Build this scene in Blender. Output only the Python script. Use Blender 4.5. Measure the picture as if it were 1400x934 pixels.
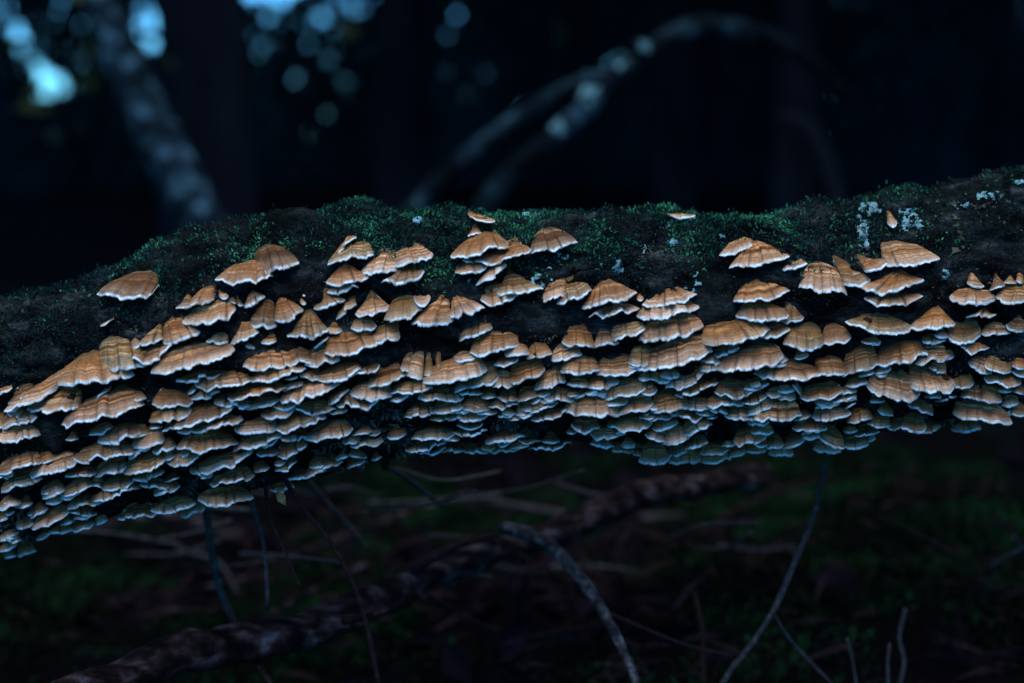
import bpy, math, random
import numpy as np
from mathutils import Vector, Matrix
from mathutils.bvhtree import BVHTree

for o in list(bpy.data.objects):
    bpy.data.objects.remove(o)
scene = bpy.context.scene
random.seed(7)
rng = np.random.default_rng(7)
R = math.radians

# ------------------------------------------------------------------ camera
CAM = np.array([0.0, 0.0, 0.47])
PITCH = R(8.0)
LENS = 50.0
FPX = 1400 * LENS / 36.0            # focal length in photo pixels
cam_data = bpy.data.cameras.new('camera')
cam_data.lens = LENS
cam_data.sensor_width = 36.0
cam_data.clip_start = 0.02
cam_data.clip_end = 2000
cam_data.dof.use_dof = True
cam_data.dof.focus_distance = 0.95
cam_data.dof.aperture_fstop = 2.8
cam = bpy.data.objects.new('camera', cam_data)
cam.location = CAM
cam.rotation_euler = (R(90) - PITCH, 0, 0)
scene.collection.objects.link(cam)
scene.camera = cam

# ------------------------------------------------------------------ sky, sun, exposure
SUN_EL, SUN_AZ = R(66), R(188)      # azimuth from +Y clockwise: the light comes from behind the camera
world = bpy.data.worlds.new('World')
scene.world = world
world.use_nodes = True
wn = world.node_tree.nodes
wl = world.node_tree.links
bg = wn['Background']
sky = wn.new('ShaderNodeTexSky')
sky.sky_type = 'NISHITA'
sky.sun_disc = False
sky.sun_elevation = SUN_EL
sky.sun_rotation = SUN_AZ
sky.ozone_density = 4.0
sky.altitude = 600
sky.air_density = 1.0
sky.dust_density = 0.0
tint = wn.new('ShaderNodeMix')
tint.data_type = 'RGBA'
tint.blend_type = 'MULTIPLY'
tint.inputs[0].default_value = 1.0
tint.inputs[7].default_value = (0.21, 0.64, 1.0, 1)
wl.new(sky.outputs[0], tint.inputs[6])
wl.new(tint.outputs[2], bg.inputs[0])
bg.inputs[1].default_value = 0.15

sun_data = bpy.data.lights.new('sun', 'SUN')
sun_data.energy = 2.3
sun_data.angle = R(68)
sun_data.color = (1.0, 0.91, 0.82)
sun = bpy.data.objects.new('sun', sun_data)
sun.rotation_euler = (R(90) - SUN_EL, 0, math.pi - SUN_AZ)
sun.location = (0, -2, 6)
scene.collection.objects.link(sun)

scene.view_settings.view_transform = 'Standard'
scene.view_settings.look = 'None'
scene.view_settings.gamma = 1.0
scene.view_settings.exposure = 1.2
scene.render.engine = 'CYCLES'
scene.cycles.max_bounces = 4
scene.cycles.diffuse_bounces = 3
scene.cycles.glossy_bounces = 2

# ------------------------------------------------------------------ helpers
def ray(u, v):
    """direction through photo pixel (u, v), scaled so that its forward depth is 1"""
    a, b = (u - 700) / FPX, (467 - v) / FPX
    c, s = math.cos(PITCH), math.sin(PITCH)
    return np.array([a, c + b * s, -s + b * c])

def at(u, v, y):
    """the point at world depth y that the photo shows at (u, v)"""
    d = ray(u, v)
    return CAM + d * (y / d[1])

def _hash(ix, iy, iz):
    n = (ix * 374761393 + iy * 668265263 + iz * 2147483647) & 0xffffffff
    n = ((n ^ (n >> 13)) * 1274126177) & 0xffffffff
    n = n ^ (n >> 16)
    return (n & 0xffff) / 65535.0

def vnoise(p):
    p = np.asarray(p, float)
    i = np.floor(p).astype(np.int64)
    f = p - i
    f = f * f * (3 - 2 * f)
    out = 0
    for dx in (0, 1):
        for dy in (0, 1):
            for dz in (0, 1):
                w = (f[..., 0] if dx else 1 - f[..., 0]) * (f[..., 1] if dy else 1 - f[..., 1]) * (f[..., 2] if dz else 1 - f[..., 2])
                out = out + w * _hash(i[..., 0] + dx, i[..., 1] + dy, i[..., 2] + dz)
    return out * 2 - 1

def fbm(p, octv=4, gain=0.5):
    p = np.asarray(p, float)
    a, o, s = 1.0, 0, 0
    for k in range(octv):
        o = o + a * vnoise(p * (2 ** k) + 17.3 * k)
        s += a
        a *= gain
    return o / s

def link(o, parent=None):
    scene.collection.objects.link(o)
    if parent is not None:
        o.parent = parent
    return o

def mesh_np(name, verts, quads, mat, parent=None, tris=None, smooth=True, attrs=None):
    """one mesh object from numpy arrays"""
    verts = np.asarray(verts, np.float32)
    quads = np.asarray(quads, np.int32).reshape(-1, 4) if quads is not None and len(quads) else np.zeros((0, 4), np.int32)
    tris = np.asarray(tris, np.int32).reshape(-1, 3) if tris is not None and len(tris) else np.zeros((0, 3), np.int32)
    me = bpy.data.meshes.new(name)
    me.vertices.add(len(verts))
    me.vertices.foreach_set('co', verts.ravel())
    nl = quads.size + tris.size
    me.loops.add(nl)
    me.loops.foreach_set('vertex_index', np.concatenate([quads.ravel(), tris.ravel()]))
    me.polygons.add(len(quads) + len(tris))
    st = np.concatenate([np.arange(len(quads)) * 4, quads.size + np.arange(len(tris)) * 3]).astype(np.int32)
    me.polygons.foreach_set('loop_start', st)
    me.polygons.foreach_set('use_smooth', np.full(len(st), smooth))
    if attrs:
        for k, val in attrs.items():
            a = me.attributes.new(k, 'FLOAT', 'POINT')
            a.data.foreach_set('value', np.asarray(val, np.float32))
    me.update(calc_edges=True)
    me.validate()
    me.materials.append(mat)
    return link(bpy.data.objects.new(name, me), parent)

def empty(name, loc):
    o = bpy.data.objects.new(name, None)
    o.location = [float(c) for c in loc]
    o.empty_display_size = 0.02
    return link(o)

def tag(o, label=None, cat=None, group=None, kind=None):
    if label: o['label'] = label
    if cat: o['category'] = cat
    if group: o['group'] = group
    if kind: o['kind'] = kind
    return o

def grid_quads(nu, nv, wrap_v=False, off=0):
    """nu x nv vertex grid (v runs fastest)"""
    i = np.arange(nu - 1)[:, None]
    j = np.arange(nv if wrap_v else nv - 1)[None, :]
    j2 = (j + 1) % nv
    q = np.stack([i * nv + j + 0 * i, (i + 1) * nv + j, (i + 1) * nv + j2, i * nv + j2 + 0 * i], -1)
    return q.reshape(-1, 4) + off

def catmull(pts, n):
    pts = np.asarray(pts, float)
    P = np.vstack([2 * pts[0] - pts[1], pts, 2 * pts[-1] - pts[-2]])
    m = len(pts) - 1
    t = np.linspace(0, m, n)
    k = np.minimum(t.astype(int), m - 1)
    f = (t - k)[:, None]
    p0, p1, p2, p3 = P[k], P[k + 1], P[k + 2], P[k + 3]
    return 0.5 * (2 * p1 + (p2 - p0) * f + (2 * p0 - 5 * p1 + 4 * p2 - p3) * f ** 2 + (3 * p1 - p0 - 3 * p2 + p3) * f ** 3)

def tube_arrays(path, radii, sides=10, rough=0.12, freq=60.0, seed=0.0, n=None):
    """closed tapered tube along a smoothed path, with knobbly skin"""
    path = np.asarray(path, float)
    radii = np.asarray(radii, float)
    n = n or max(8, len(path) * 6)
    c = catmull(path, n)
    rr = np.interp(np.linspace(0, 1, n), np.linspace(0, 1, len(radii)), radii)
    t = np.gradient(c, axis=0)
    t /= np.linalg.norm(t, axis=1)[:, None] + 1e-9
    up = np.array([0.13, 0.9, 0.4])
    a = np.cross(t, up); a /= np.linalg.norm(a, axis=1)[:, None] + 1e-9
    b = np.cross(t, a)
    th = np.linspace(0, 2 * np.pi, sides, endpoint=False)
    d = np.cos(th)[None, :, None] * a[:, None] + np.sin(th)[None, :, None] * b[:, None]
    p0 = c[:, None] + d * rr[:, None, None]
    nz = fbm(p0 * freq + seed, 3) * 0.8 + fbm(p0 * freq * 0.2 + seed, 2) * 0.8
    p = c[:, None] + d * (rr[:, None] * (1 + rough * 1.6 * nz))[..., None]
    v = p.reshape(-1, 3)
    q = grid_quads(n, sides, True)
    v = np.vstack([v, c[0], c[-1]])
    k = np.arange(sides)
    k2 = (k + 1) % sides
    e = (n - 1) * sides
    tr = np.vstack([np.stack([np.full(sides, len(v) - 2), k, k2], 1), np.stack([np.full(sides, len(v) - 1), e + k2, e + k], 1)])
    return v, q, tr

def merge(parts):
    V, Q, T, off = [], [], [], 0
    for v, q, t in parts:
        V.append(v)
        if q is not None and len(q): Q.append(np.asarray(q) + off)
        if t is not None and len(t): T.append(np.asarray(t) + off)
        off += len(v)
    return np.vstack(V), (np.vstack(Q) if Q else None), (np.vstack(T) if T else None)

def leaf_quads(c, d, n_, ln, wd, fold=0.0):
    """N pointed leaflets: base c, direction d, normal n_, as two triangles each"""
    s = np.cross(d, n_)
    s /= np.linalg.norm(s, axis=1)[:, None] + 1e-9
    ln = np.asarray(ln)[:, None]; wd = np.asarray(wd)[:, None]
    p0 = c
    p1 = c + d * ln * 0.45 + s * wd * 0.5 + n_ * ln * fold
    p2 = c + d * ln
    p3 = c + d * ln * 0.45 - s * wd * 0.5 + n_ * ln * fold
    v = np.stack([p0, p1, p2, p3], 1).reshape(-1, 3)
    k = np.arange(len(c))[:, None] * 4
    t = np.stack([k + np.array([[0, 1, 2]]), k + np.array([[0, 2, 3]])], 1).reshape(-1, 3)
    return v, None, t

def unit(a):
    return a / (np.linalg.norm(a, axis=-1, keepdims=True) + 1e-9)

# ------------------------------------------------------------------ materials
class NT:
    def __init__(s, name, rough=0.8, spec=0.3):
        s.m = bpy.data.materials.new(name)
        s.m.use_nodes = True
        s.t = s.m.node_tree
        s.b = s.t.nodes['Principled BSDF']
        s.b.inputs['Roughness'].default_value = rough
        s.b.inputs['Specular IOR Level'].default_value = spec
    def n(s, kind, **kw):
        x = s.t.nodes.new(kind)
        for k, v in kw.items():
            if k.startswith('i_'): x.inputs[k[2:].replace('_', ' ')].default_value = v
            elif k.startswith('n_'): x.inputs[int(k[2:])].default_value = v
            else: setattr(x, k, v)
        return x
    def l(s, a, b): s.t.links.new(a, b)
    def ramp(s, fac, stops, interp='LINEAR'):
        r = s.n('ShaderNodeValToRGB')
        r.color_ramp.interpolation = interp
        e = r.color_ramp.elements
        while len(e) < len(stops): e.new(0.5)
        for el, (p, c) in zip(e, stops):
            el.position = p
            el.color = (*c, 1) if len(c) == 3 else c
        s.l(fac, r.inputs[0])
        return r.outputs[0]
    def noise(s, scale, detail=4, rough=0.55, vec=None):
        x = s.n('ShaderNodeTexNoise', i_Scale=scale, i_Detail=detail, i_Roughness=rough)
        if vec is not None: s.l(vec, x.inputs['Vector'])
        return x.outputs['Fac']
    def coord(s):
        return s.n('ShaderNodeTexCoord').outputs['Object']
    def math(s, op, a, b=None, clamp=False):
        x = s.n('ShaderNodeMath', operation=op, use_clamp=clamp)
        for i, q in enumerate((a, b)):
            if q is None: continue
            if isinstance(q, (int, float)): x.inputs[i].default_value = q
            else: s.l(q, x.inputs[i])
        return x.outputs[0]
    def mix(s, fac, a, b, mode='MIX'):
        x = s.n('ShaderNodeMix', data_type='RGBA', blend_type=mode)
        for i, q in ((0, fac), (6, a), (7, b)):
            if isinstance(q, (int, float)): x.inputs[i].default_value = q
            elif isinstance(q, tuple): x.inputs[i].default_value = (*q, 1)
            else: s.l(q, x.inputs[i])
        return x.outputs[2]
    def attr(s, name):
        return s.n('ShaderNodeAttribute', attribute_name=name).outputs['Fac']
    def color(s, c):
        if isinstance(c, tuple): s.b.inputs['Base Color'].default_value = (*c, 1)
        else: s.l(c, s.b.inputs['Base Color'])
    def bump(s, h, strength=0.5, dist=0.001):
        x = s.n('ShaderNodeBump', i_Strength=strength, i_Distance=dist)
        s.l(h, x.inputs['Height'])
        s.l(x.outputs[0], s.b.inputs['Normal'])

def mat_noise(name, stops, scale, rough=0.9, spec=0.03, bump=0.4, dist=0.002, bscale=None, stretch=None):
    k = NT(name, rough, spec)
    co = k.coord()
    if stretch:
        mp = k.n('ShaderNodeMapping')
        mp.inputs['Scale'].default_value = stretch
        k.l(co, mp.inputs[0]); co = mp.outputs[0]
    f = k.noise(scale, 6, 0.6, co)
    k.color(k.ramp(f, stops))
    k.bump(k.noise(bscale or scale * 4, 5, 0.65, co), bump, dist)
    return k.m

def mat_bracket():
    k = NT('bracket_flesh', 0.78, 0.18)
    t, w, sd = k.attr('zone'), k.attr('arc'), k.attr('seed')
    seedk = k.math('MULTIPLY', sd, 37.0)
    # slow wobble of the growth zones along the arc
    v1 = k.n('ShaderNodeCombineXYZ')
    k.l(k.math('MULTIPLY', w, 90.0), v1.inputs[0]); k.l(seedk, v1.inputs[1]); k.l(k.math('MULTIPLY', t, 2.0), v1.inputs[2])
    wob = k.noise(1.0, 3, 0.5, v1.outputs[0])
    tw = k.math('ADD', t, k.math('MULTIPLY', k.math('SUBTRACT', wob, 0.5), 0.16))
    # growth zones: one-dimensional noise along the radius
    v2 = k.n('ShaderNodeCombineXYZ')
    k.l(k.math('MULTIPLY', tw, k.math('ADD', 6.5, k.math('MULTIPLY', k.math('FRACT', k.math('MULTIPLY', sd, 13.7)), 8.0))), v2.inputs[0]); k.l(seedk, v2.inputs[1])
    z = k.noise(1.0, 3, 0.6, v2.outputs[0])
    zone = k.ramp(z, [(0.36, (0.055, 0.017, 0.004)), (0.43, (0.17, 0.060, 0.014)), (0.47, (0.41, 0.175, 0.052)), (0.51, (0.15, 0.052, 0.013)), (0.56, (0.46, 0.225, 0.078)), (0.64, (0.60, 0.38, 0.20))])
    # broad soft blotches wash the zones out here and there
    v4 = k.n('ShaderNodeCombineXYZ')
    k.l(k.math('MULTIPLY', w, 130.0), v4.inputs[0]); k.l(k.math('MULTIPLY', t, 3.2), v4.inputs[1]); k.l(seedk, v4.inputs[2])
    bl = k.noise(1.0, 4, 0.65, v4.outputs[0])
    zone = k.mix(k.ramp(bl, [(0.38, (0.50, 0.50, 0.50)), (0.60, (0.0, 0.0, 0.0))]), zone, (0.34, 0.165, 0.060))
    zone = k.mix(1.0, zone, k.ramp(bl, [(0.34, (0.62, 0.60, 0.58)), (0.66, (1.25, 1.28, 1.34))]), 'MULTIPLY')
    # old base zone: grey brown with algae; pale margin
    hue = k.ramp(k.noise(1.3, 1, 0.5, v2.outputs[0]), [(0.35, (0.10, 0.055, 0.028)), (0.55, (0.13, 0.105, 0.045)), (0.66, (0.075, 0.095, 0.035))])
    bw = k.ramp(tw, [(0.10, (1, 1, 1)), (0.42, (0, 0, 0))])
    c = k.mix(k.math('MULTIPLY', bw, k.math('ADD', 0.45, k.math('MULTIPLY', k.math('FRACT', k.math('MULTIPLY', sd, 5.3)), 0.55))), zone, hue)
    outer = k.ramp(tw, [(0.66, (0, 0, 0)), (0.94, (1, 1, 1))])
    c = k.mix(k.math('MULTIPLY', outer, 0.55), c, (0.62, 0.44, 0.28))
    # radial fibres
    v3 = k.n('ShaderNodeCombineXYZ')
    k.l(k.math('MULTIPLY', w, 1500.0), v3.inputs[0]); k.l(k.math('MULTIPLY', t, 5.0), v3.inputs[1]); k.l(seedk, v3.inputs[2])
    fib = k.noise(1.0, 3, 0.6, v3.outputs[0])
    c = k.mix(0.55, c, k.ramp(fib, [(0.3, (0.55, 0.52, 0.5)), (0.7, (1.25, 1.25, 1.25))]), 'MULTIPLY')
    # brownish specks
    co = k.coord()
    sp = k.noise(330.0, 3, 0.7, co)
    c = k.mix(k.ramp(sp, [(0.62, (0, 0, 0)), (0.69, (0.8, 0.8, 0.8))]), c, (0.04, 0.022, 0.012))
    vel = k.noise(1500.0, 2, 0.6, co)
    c = k.mix(0.5, c, k.ramp(vel, [(0.3, (0.6, 0.58, 0.56)), (0.7, (1.35, 1.36, 1.38))]), 'MULTIPLY')
    # per bracket tone
    tone = k.mix(1.0, (0.97, 1.06, 1.18), k.ramp(k.math('FRACT', k.math('MULTIPLY', sd, 7.31)), [(0, (0.48, 0.48, 0.50)), (0.2, (0.72, 0.82, 0.78)), (0.4, (0.98, 0.86, 0.74)), (0.6, (0.78, 0.72, 0.66)), (0.8, (0.98, 1.04, 1.16)), (1, (1.16, 1.26, 1.45))]), 'MULTIPLY')
    c = k.mix(1.0, c, tone, 'MULTIPLY')
    edge = k.ramp(k.math('ADD', t, k.math('MULTIPLY', k.math('SUBTRACT', fib, 0.5), 0.035)), [(0.94, (0, 0, 0)), (0.985, (1, 1, 1))])
    brk = k.ramp(k.noise(1.7, 3, 0.6, v1.outputs[0]), [(0.36, (0.25, 0.25, 0.25)), (0.52, (1, 1, 1))])
    c = k.mix(k.mix(1.0, edge, brk, 'MULTIPLY'), c, (0.66, 0.84, 0.88))
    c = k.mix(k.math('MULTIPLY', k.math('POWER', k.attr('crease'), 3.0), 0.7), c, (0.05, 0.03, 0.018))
    k.color(c)
    h = k.math('ADD', k.math('MULTIPLY', z, 1.4), k.math('ADD', k.math('MULTIPLY', fib, 0.6), k.math('MULTIPLY', vel, 0.5)))
    k.bump(h, 0.75, 0.0012)
    return k.m

M_BRACKET = mat_bracket()
M_PORE = mat_noise('pore_surface', [(0.3, (0.48, 0.44, 0.38)), (0.7, (0.66, 0.63, 0.58))], 400, bump=0.5, dist=0.0005, bscale=1600)
M_DARKFLAKE = mat_noise('dark_crust', [(0.3, (0.012, 0.006, 0.006)), (0.7, (0.05, 0.018, 0.012))], 500)

def mat_bark():
    k = NT('mossy_bark', 0.9, 0.03)
    co = k.coord()
    mp = k.n('ShaderNodeMapping'); mp.inputs['Scale'].default_value = (0.45, 1, 1)
    k.l(co, mp.inputs[0])
    f = k.noise(60, 7, 0.7, mp.outputs[0])
    c = k.ramp(f, [(0.36, (0.001, 0.0013, 0.0016)), (0.46, (0.0035, 0.0048, 0.0056)), (0.54, (0.011, 0.015, 0.017)), (0.62, (0.032, 0.042, 0.045)), (0.72, (0.11, 0.14, 0.145))])
    c = k.mix(k.ramp(k.noise(700, 2, 0.6, co), [(0.62, (0, 0, 0)), (0.72, (0.6, 0.6, 0.6))]), c, (0.05, 0.06, 0.06))
    g = k.noise(14, 5, 0.6, co)
    c = k.mix(k.ramp(g, [(0.48, (0, 0, 0)), (0.64, (0.35, 0.35, 0.35))]), c, (0.006, 0.018, 0.013))
    k.color(c)
    k.bump(k.noise(260, 6, 0.75, mp.outputs[0]), 1.0, 0.004)
    return k.m

def mat_moss(name, lo, mid, hi, sc=25):
    k = NT(name, 0.9, 0.04)
    co = k.coord()
    a = k.noise(sc, 4, 0.6, co)
    b = k.noise(sc * 14, 2, 0.6, co)
    f = k.math('ADD', k.math('MULTIPLY', a, 0.65), k.math('MULTIPLY', b, 0.35))
    k.color(k.ramp(f, [(0.40, lo), (0.5, mid), (0.60, hi)]))
    return k.m

M_BARK = mat_bark()
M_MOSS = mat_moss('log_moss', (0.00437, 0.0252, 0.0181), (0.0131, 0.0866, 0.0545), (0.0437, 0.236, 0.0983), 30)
M_DMOSS = mat_moss('dark_moss', (0.00162, 0.0069, 0.0089), (0.00324, 0.0161, 0.019), (0.00972, 0.0461, 0.0456), 30)
M_FUZZ = mat_moss('bark_fuzz', (0.00428, 0.00536, 0.00576), (0.0157, 0.0191, 0.0173), (0.114, 0.126, 0.101), 40)
M_GRIT = mat_noise('bark_grit', [(0.35, (0.014, 0.018, 0.018)), (0.55, (0.063, 0.075, 0.0713)), (0.7, (0.168, 0.195, 0.18))], 500, bump=0)
M_BRANCH = mat_noise('flecked_branch_bark', [(0.36, (0.008, 0.009, 0.011)), (0.5, (0.03, 0.033, 0.038)), (0.60, (0.07, 0.08, 0.09)), (0.70, (0.19, 0.22, 0.23))], 130, bump=1.0, dist=0.003, bscale=300)
M_LICHEN = mat_noise('pale_lichen', [(0.34, (0.05, 0.15, 0.17)), (0.5, (0.18, 0.42, 0.46)), (0.66, (0.34, 0.62, 0.66))], 260, bump=1.0, dist=0.002)
M_ROOT = mat_noise('rootlet', [(0.3, (0.03, 0.033, 0.0275)), (0.7, (0.12, 0.125, 0.11))], 200, bump=0.3)
M_OLIVE = mat_noise('olive_strand', [(0.3, (0.03, 0.036, 0.024)), (0.7, (0.11, 0.12, 0.085))], 300, bump=0.8)
M_TWIG = mat_noise('twig_bark', [(0.3, (0.010, 0.011, 0.012)), (0.55, (0.03, 0.032, 0.036)), (0.75, (0.10, 0.11, 0.12))], 220, bump=0.8, dist=0.0015, rough=0.6, spec=0.12)
M_TWIGR = mat_noise('reddish_twig_bark', [(0.3, (0.007, 0.0045, 0.0051)), (0.6, (0.021, 0.0135, 0.0153)), (0.78, (0.063, 0.06375, 0.0765))], 260, bump=0.8, dist=0.0015)
M_STICK = mat_noise('fallen_stick_bark', [(0.38, (0.0015, 0.0014, 0.002)), (0.48, (0.009, 0.006, 0.007)), (0.55, (0.028, 0.018, 0.018)), (0.62, (0.05, 0.045, 0.055)), (0.72, (0.13, 0.14, 0.17))], 85, bump=1.0, dist=0.006, bscale=260, stretch=(0.45, 1, 1), rough=0.7, spec=0.06)
M_TRUNK = mat_noise('forest_bark', [(0.3, (0.003, 0.0039, 0.00672)), (0.55, (0.008, 0.0104, 0.0163)), (0.8, (0.0175, 0.0234, 0.0365))], 9, bump=1.0, dist=0.02, stretch=(1, 1, 0.25))
M_GREYTRUNK = mat_noise('lichened_bark', [(0.42, (0.00132, 0.00315, 0.00448)), (0.54, (0.00462, 0.0116, 0.0166)), (0.66, (0.028, 0.0683, 0.0928))], 14, bump=1.0, dist=0.008, bscale=60)
M_LEAN = mat_noise('mottled_grey_bark', [(0.42, (0.0029, 0.00693, 0.00986)), (0.54, (0.0102, 0.0255, 0.0365)), (0.66, (0.0616, 0.15, 0.204))], 30, bump=1.0, dist=0.008, bscale=60)
M_LEAF = mat_noise('canopy_leaf', [(0.3, (0.012, 0.022, 0.012)), (0.7, (0.03, 0.05, 0.022))], 3, bump=0)
M_FARLEAF = mat_noise('far_leaf_hazed', [(0.3, (0.008, 0.0208, 0.0336)), (0.7, (0.0176, 0.0442, 0.0624))], 1.5, bump=0)  # blue haze of the distance is put into this leaf colour
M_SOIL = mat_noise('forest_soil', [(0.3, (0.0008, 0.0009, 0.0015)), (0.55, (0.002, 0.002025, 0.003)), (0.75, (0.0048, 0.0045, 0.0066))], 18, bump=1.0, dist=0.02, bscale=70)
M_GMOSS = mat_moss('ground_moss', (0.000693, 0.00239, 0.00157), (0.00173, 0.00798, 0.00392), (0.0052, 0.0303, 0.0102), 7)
M_LITTER = mat_noise('dead_leaf', [(0.3, (0.00211, 0.00201, 0.00397)), (0.6, (0.00528, 0.00401, 0.00795)), (0.8, (0.0116, 0.0103, 0.019))], 14, bump=0.5, bscale=120)
M_BUD = mat_noise('green_leaf', [(0.3, (0.042, 0.054, 0.021)), (0.7, (0.108, 0.12, 0.054))], 200, bump=0.3)

# ------------------------------------------------------------------ the log
TOPL = [(-260, 470), (-120, 436), (0, 412), (60, 399), (130, 384), (200, 364), (235, 350), (265, 340), (300, 326), (335, 304), (360, 298), (400, 298), (450, 291), (500, 286), (620, 287), (760, 289), (850, 293), (920, 293), (1000, 296), (1060, 295), (1120, 284), (1180, 277), (1240, 264), (1300, 250), (1350, 242), (1400, 230), (1520, 205), (1680, 170)]
BOTL = [(-260, 830), (-120, 780), (0, 742), (120, 708), (200, 694), (300, 676), (400, 652), (500, 632), (560, 612), (700, 603), (800, 600), (900, 608), (1000, 608), (1100, 597), (1200, 586), (1300, 574), (1400, 562), (1520, 545), (1680, 520)]
def interp(tab, x): return np.interp(x, [p[0] for p in tab], [p[1] for p in tab])
def smooth(tab, x, w=70): return np.mean([interp(tab, x + d) for d in np.linspace(-w, w, 9)], axis=0)
LOG_U = np.linspace(-260, 1680, 700)
def log_depth(u):                              # the far right end swings away from the camera a little
    return 1.0 + 0.00010 * np.clip(u - 1000, 0, None) + 0.00005 * np.clip(250 - u, 0, None)
LOG_C, LOG_R = [], []
for u in LOG_U:
    tv, bv = smooth(TOPL, u, 18), smooth(BOTL, u)
    D = log_depth(u)
    LOG_C.append(at(u, 0.5 * (tv + bv), D))
    dt, db = ray(u, tv), ray(u, bv)
    half = 0.5 * math.acos(np.dot(dt, db) / np.linalg.norm(dt) / np.linalg.norm(db))
    LOG_R.append(np.linalg.norm(LOG_C[-1] - CAM) * math.sin(half))
LOG_C = np.array(LOG_C); LOG_R = np.array(LOG_R)
k_ = np.ones(21) / 21
for ax in (1,):
    LOG_C[:, ax] = np.convolve(np.pad(LOG_C[:, ax], 10, 'edge'), k_, 'valid')

def log_surface(nth, disp=True):
    T = unit(np.gradient(LOG_C, axis=0))
    up = unit(np.array([0, 0, 1.0]) - T * T[:, 2:3])
    fr = unit(np.cross(up, T))                 # towards the camera when T runs to +X ... checked below
    fr = np.where(fr[:, 1:2] > 0, -fr, fr)
    th = np.linspace(0, 2 * np.pi, nth, endpoint=False)   # 0 = top, pi/2 = towards the camera
    d = np.cos(th)[None, :, None] * up[:, None] + np.sin(th)[None, :, None] * fr[:, None]
    base = LOG_C[:, None] + d * LOG_R[:, None, None]
    if disp:
        s = base * np.array([0.6, 1, 1])
        nz = fbm(s * 22, 4) * 0.0060 + fbm(s * 75 + 5, 4) * 0.0078 + fbm(s * 240 + 9, 3) * 0.0018
        rdg = 1 - np.abs(fbm(s * 48 + 31, 3)) * 2.2
        nz = nz - np.clip(rdg - 0.66, 0, 1) * 0.022 - 0.0015
        cush = np.clip(fbm(s * 34 + 60, 3) * 1.6 + 0.1, 0, 1) * np.clip(np.cos(th)[None] * 1.3, 0, 1)
        nz = nz + cush * 0.0085
        base = base + d * nz[..., None]
    return base, d

_b, _d = log_surface(48, False)
_bv = _b.reshape(-1, 3)
BVH = BVHTree.FromPolygons([Vector(v) for v in _bv], [tuple(int(i) for i in q) for q in grid_quads(700, 48, True)])
def hit_log(u, v):
    r = ray(u, v)
    loc, nor, idx, dist = BVH.ray_cast(Vector(CAM), Vector(r).normalized())
    return None if loc is None else np.array(loc)
def hit_or_near(u, v):
    p = hit_log(u, v)
    if p is None:
        q = at(u, v, 1.0)
        p = np.array(BVH.find_nearest(Vector(q))[0])
    return p

NTH = 300
surf, sdir = log_surface(NTH)
log = empty('fallen_log', at(700, 602, 1.0))
tag(log, 'mossy fallen log crossing the picture, crowded with bracket fungi', 'log')
LOGO = np.array(log.location)
bark = mesh_np('bark', surf.reshape(-1, 3) - LOGO, grid_quads(700, NTH, True)[:, ::-1], M_BARK, log)

# moss: thousands of leaflets over the crown of the log, velvety fuzz lower down
def log_fur(n, th0, th1, dens, ln, name, mat, lift=0.55):
    i = rng.integers(60, 640, n)
    th = rng.uniform(th0, th1, n)
    j = ((th / (2 * np.pi) * NTH).astype(int)) % NTH
    p = surf[i, j] + rng.normal(0, 0.0012, (n, 3))
    keep = dens(p, th, i) > rng.uniform(0, 1, n)
    p, nrm = p[keep], sdir[i, j][keep]
    m = len(p)
    d = unit(nrm * lift + rng.normal(0, 0.55, (m, 3)))
    nn = unit(nrm + rng.normal(0, 0.5, (m, 3)))
    L = ln * rng.uniform(0.5, 1.5, m)
    v, q, t = leaf_quads(p - LOGO - nrm * 0.0008, d, nn, L, L * 0.42, 0.12)
    o = mesh_np(name, v, q, mat, log, t, smooth=False)
    return tag(o, kind='stuff')
def dens_top(p, th, i):
    c = fbm(p * 30 + 3, 3) * 1.4 + 0.45
    edge = np.clip((1.42 + 0.3 * fbm(p * 14, 2) - th) / 0.5, 0, 1)
    return np.clip(c, 0.15, 1) * edge
def dens_green(p, th, i):                      # the emerald cushions sit on the middle of the log
    x = p[:, 0]
    c = np.exp(-((x + 0.0) / 0.17) ** 2) * 1.9 + 0.5 * np.exp(-((x + 0.22) / 0.04) ** 2) + 0.10
    edge = np.clip((1.05 + 0.35 * fbm(p * 16, 2) - th) / 0.5, 0, 1)
    return np.clip(fbm(p * 34 + 13, 3) * 1.8 + 0.6, 0, 1) * c * edge
log_fur(190000, -0.9, 1.7, dens_top, 0.0025, 'dark_moss', M_DMOSS)
log_fur(170000, -0.8, 1.4, dens_green, 0.0025, 'moss', M_MOSS)
def dens_low(p, th, i):
    return np.clip(fbm(p * 40 + 8, 3) * 1.6 + 0.3, 0, 1)
log_fur(90000, 0.5, 3.4, dens_low, 0.0019, 'bark_fuzz', M_FUZZ)
log_fur(26000, 0.4, 2.8, dens_low, 0.0013, 'bark_grit', M_GRIT, 0.3)
ROOTS = [at(u, v, 0.97) for u, v in ((495, 575), (565, 600), (540, 560), (300, 655), (250, 660), (20, 735), (45, 700), (330, 640), (700, 590), (1275, 580), (470, 620))]
def dens_roots(p, th, i):                      # pale rootlets matted on the shaded underside
    d = np.min([np.hypot(p[:, 0] - r[0], (p[:, 2] - r[2])) for r in ROOTS], axis=0)
    return np.clip(1.0 - d / 0.018, 0, 1) * np.clip(fbm(p * 60, 2) * 2 + 0.6, 0, 1) * (th > 1.2)
log_fur(160000, 1.2, 3.0, dens_roots, 0.0050, 'rootlets', M_ROOT, 0.30)

BV2 = BVHTree.FromPolygons([Vector(v) for v in surf[::2, ::2].reshape(-1, 3)], [tuple(int(i) for i in q) for q in grid_quads(350, NTH // 2, True)])
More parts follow.
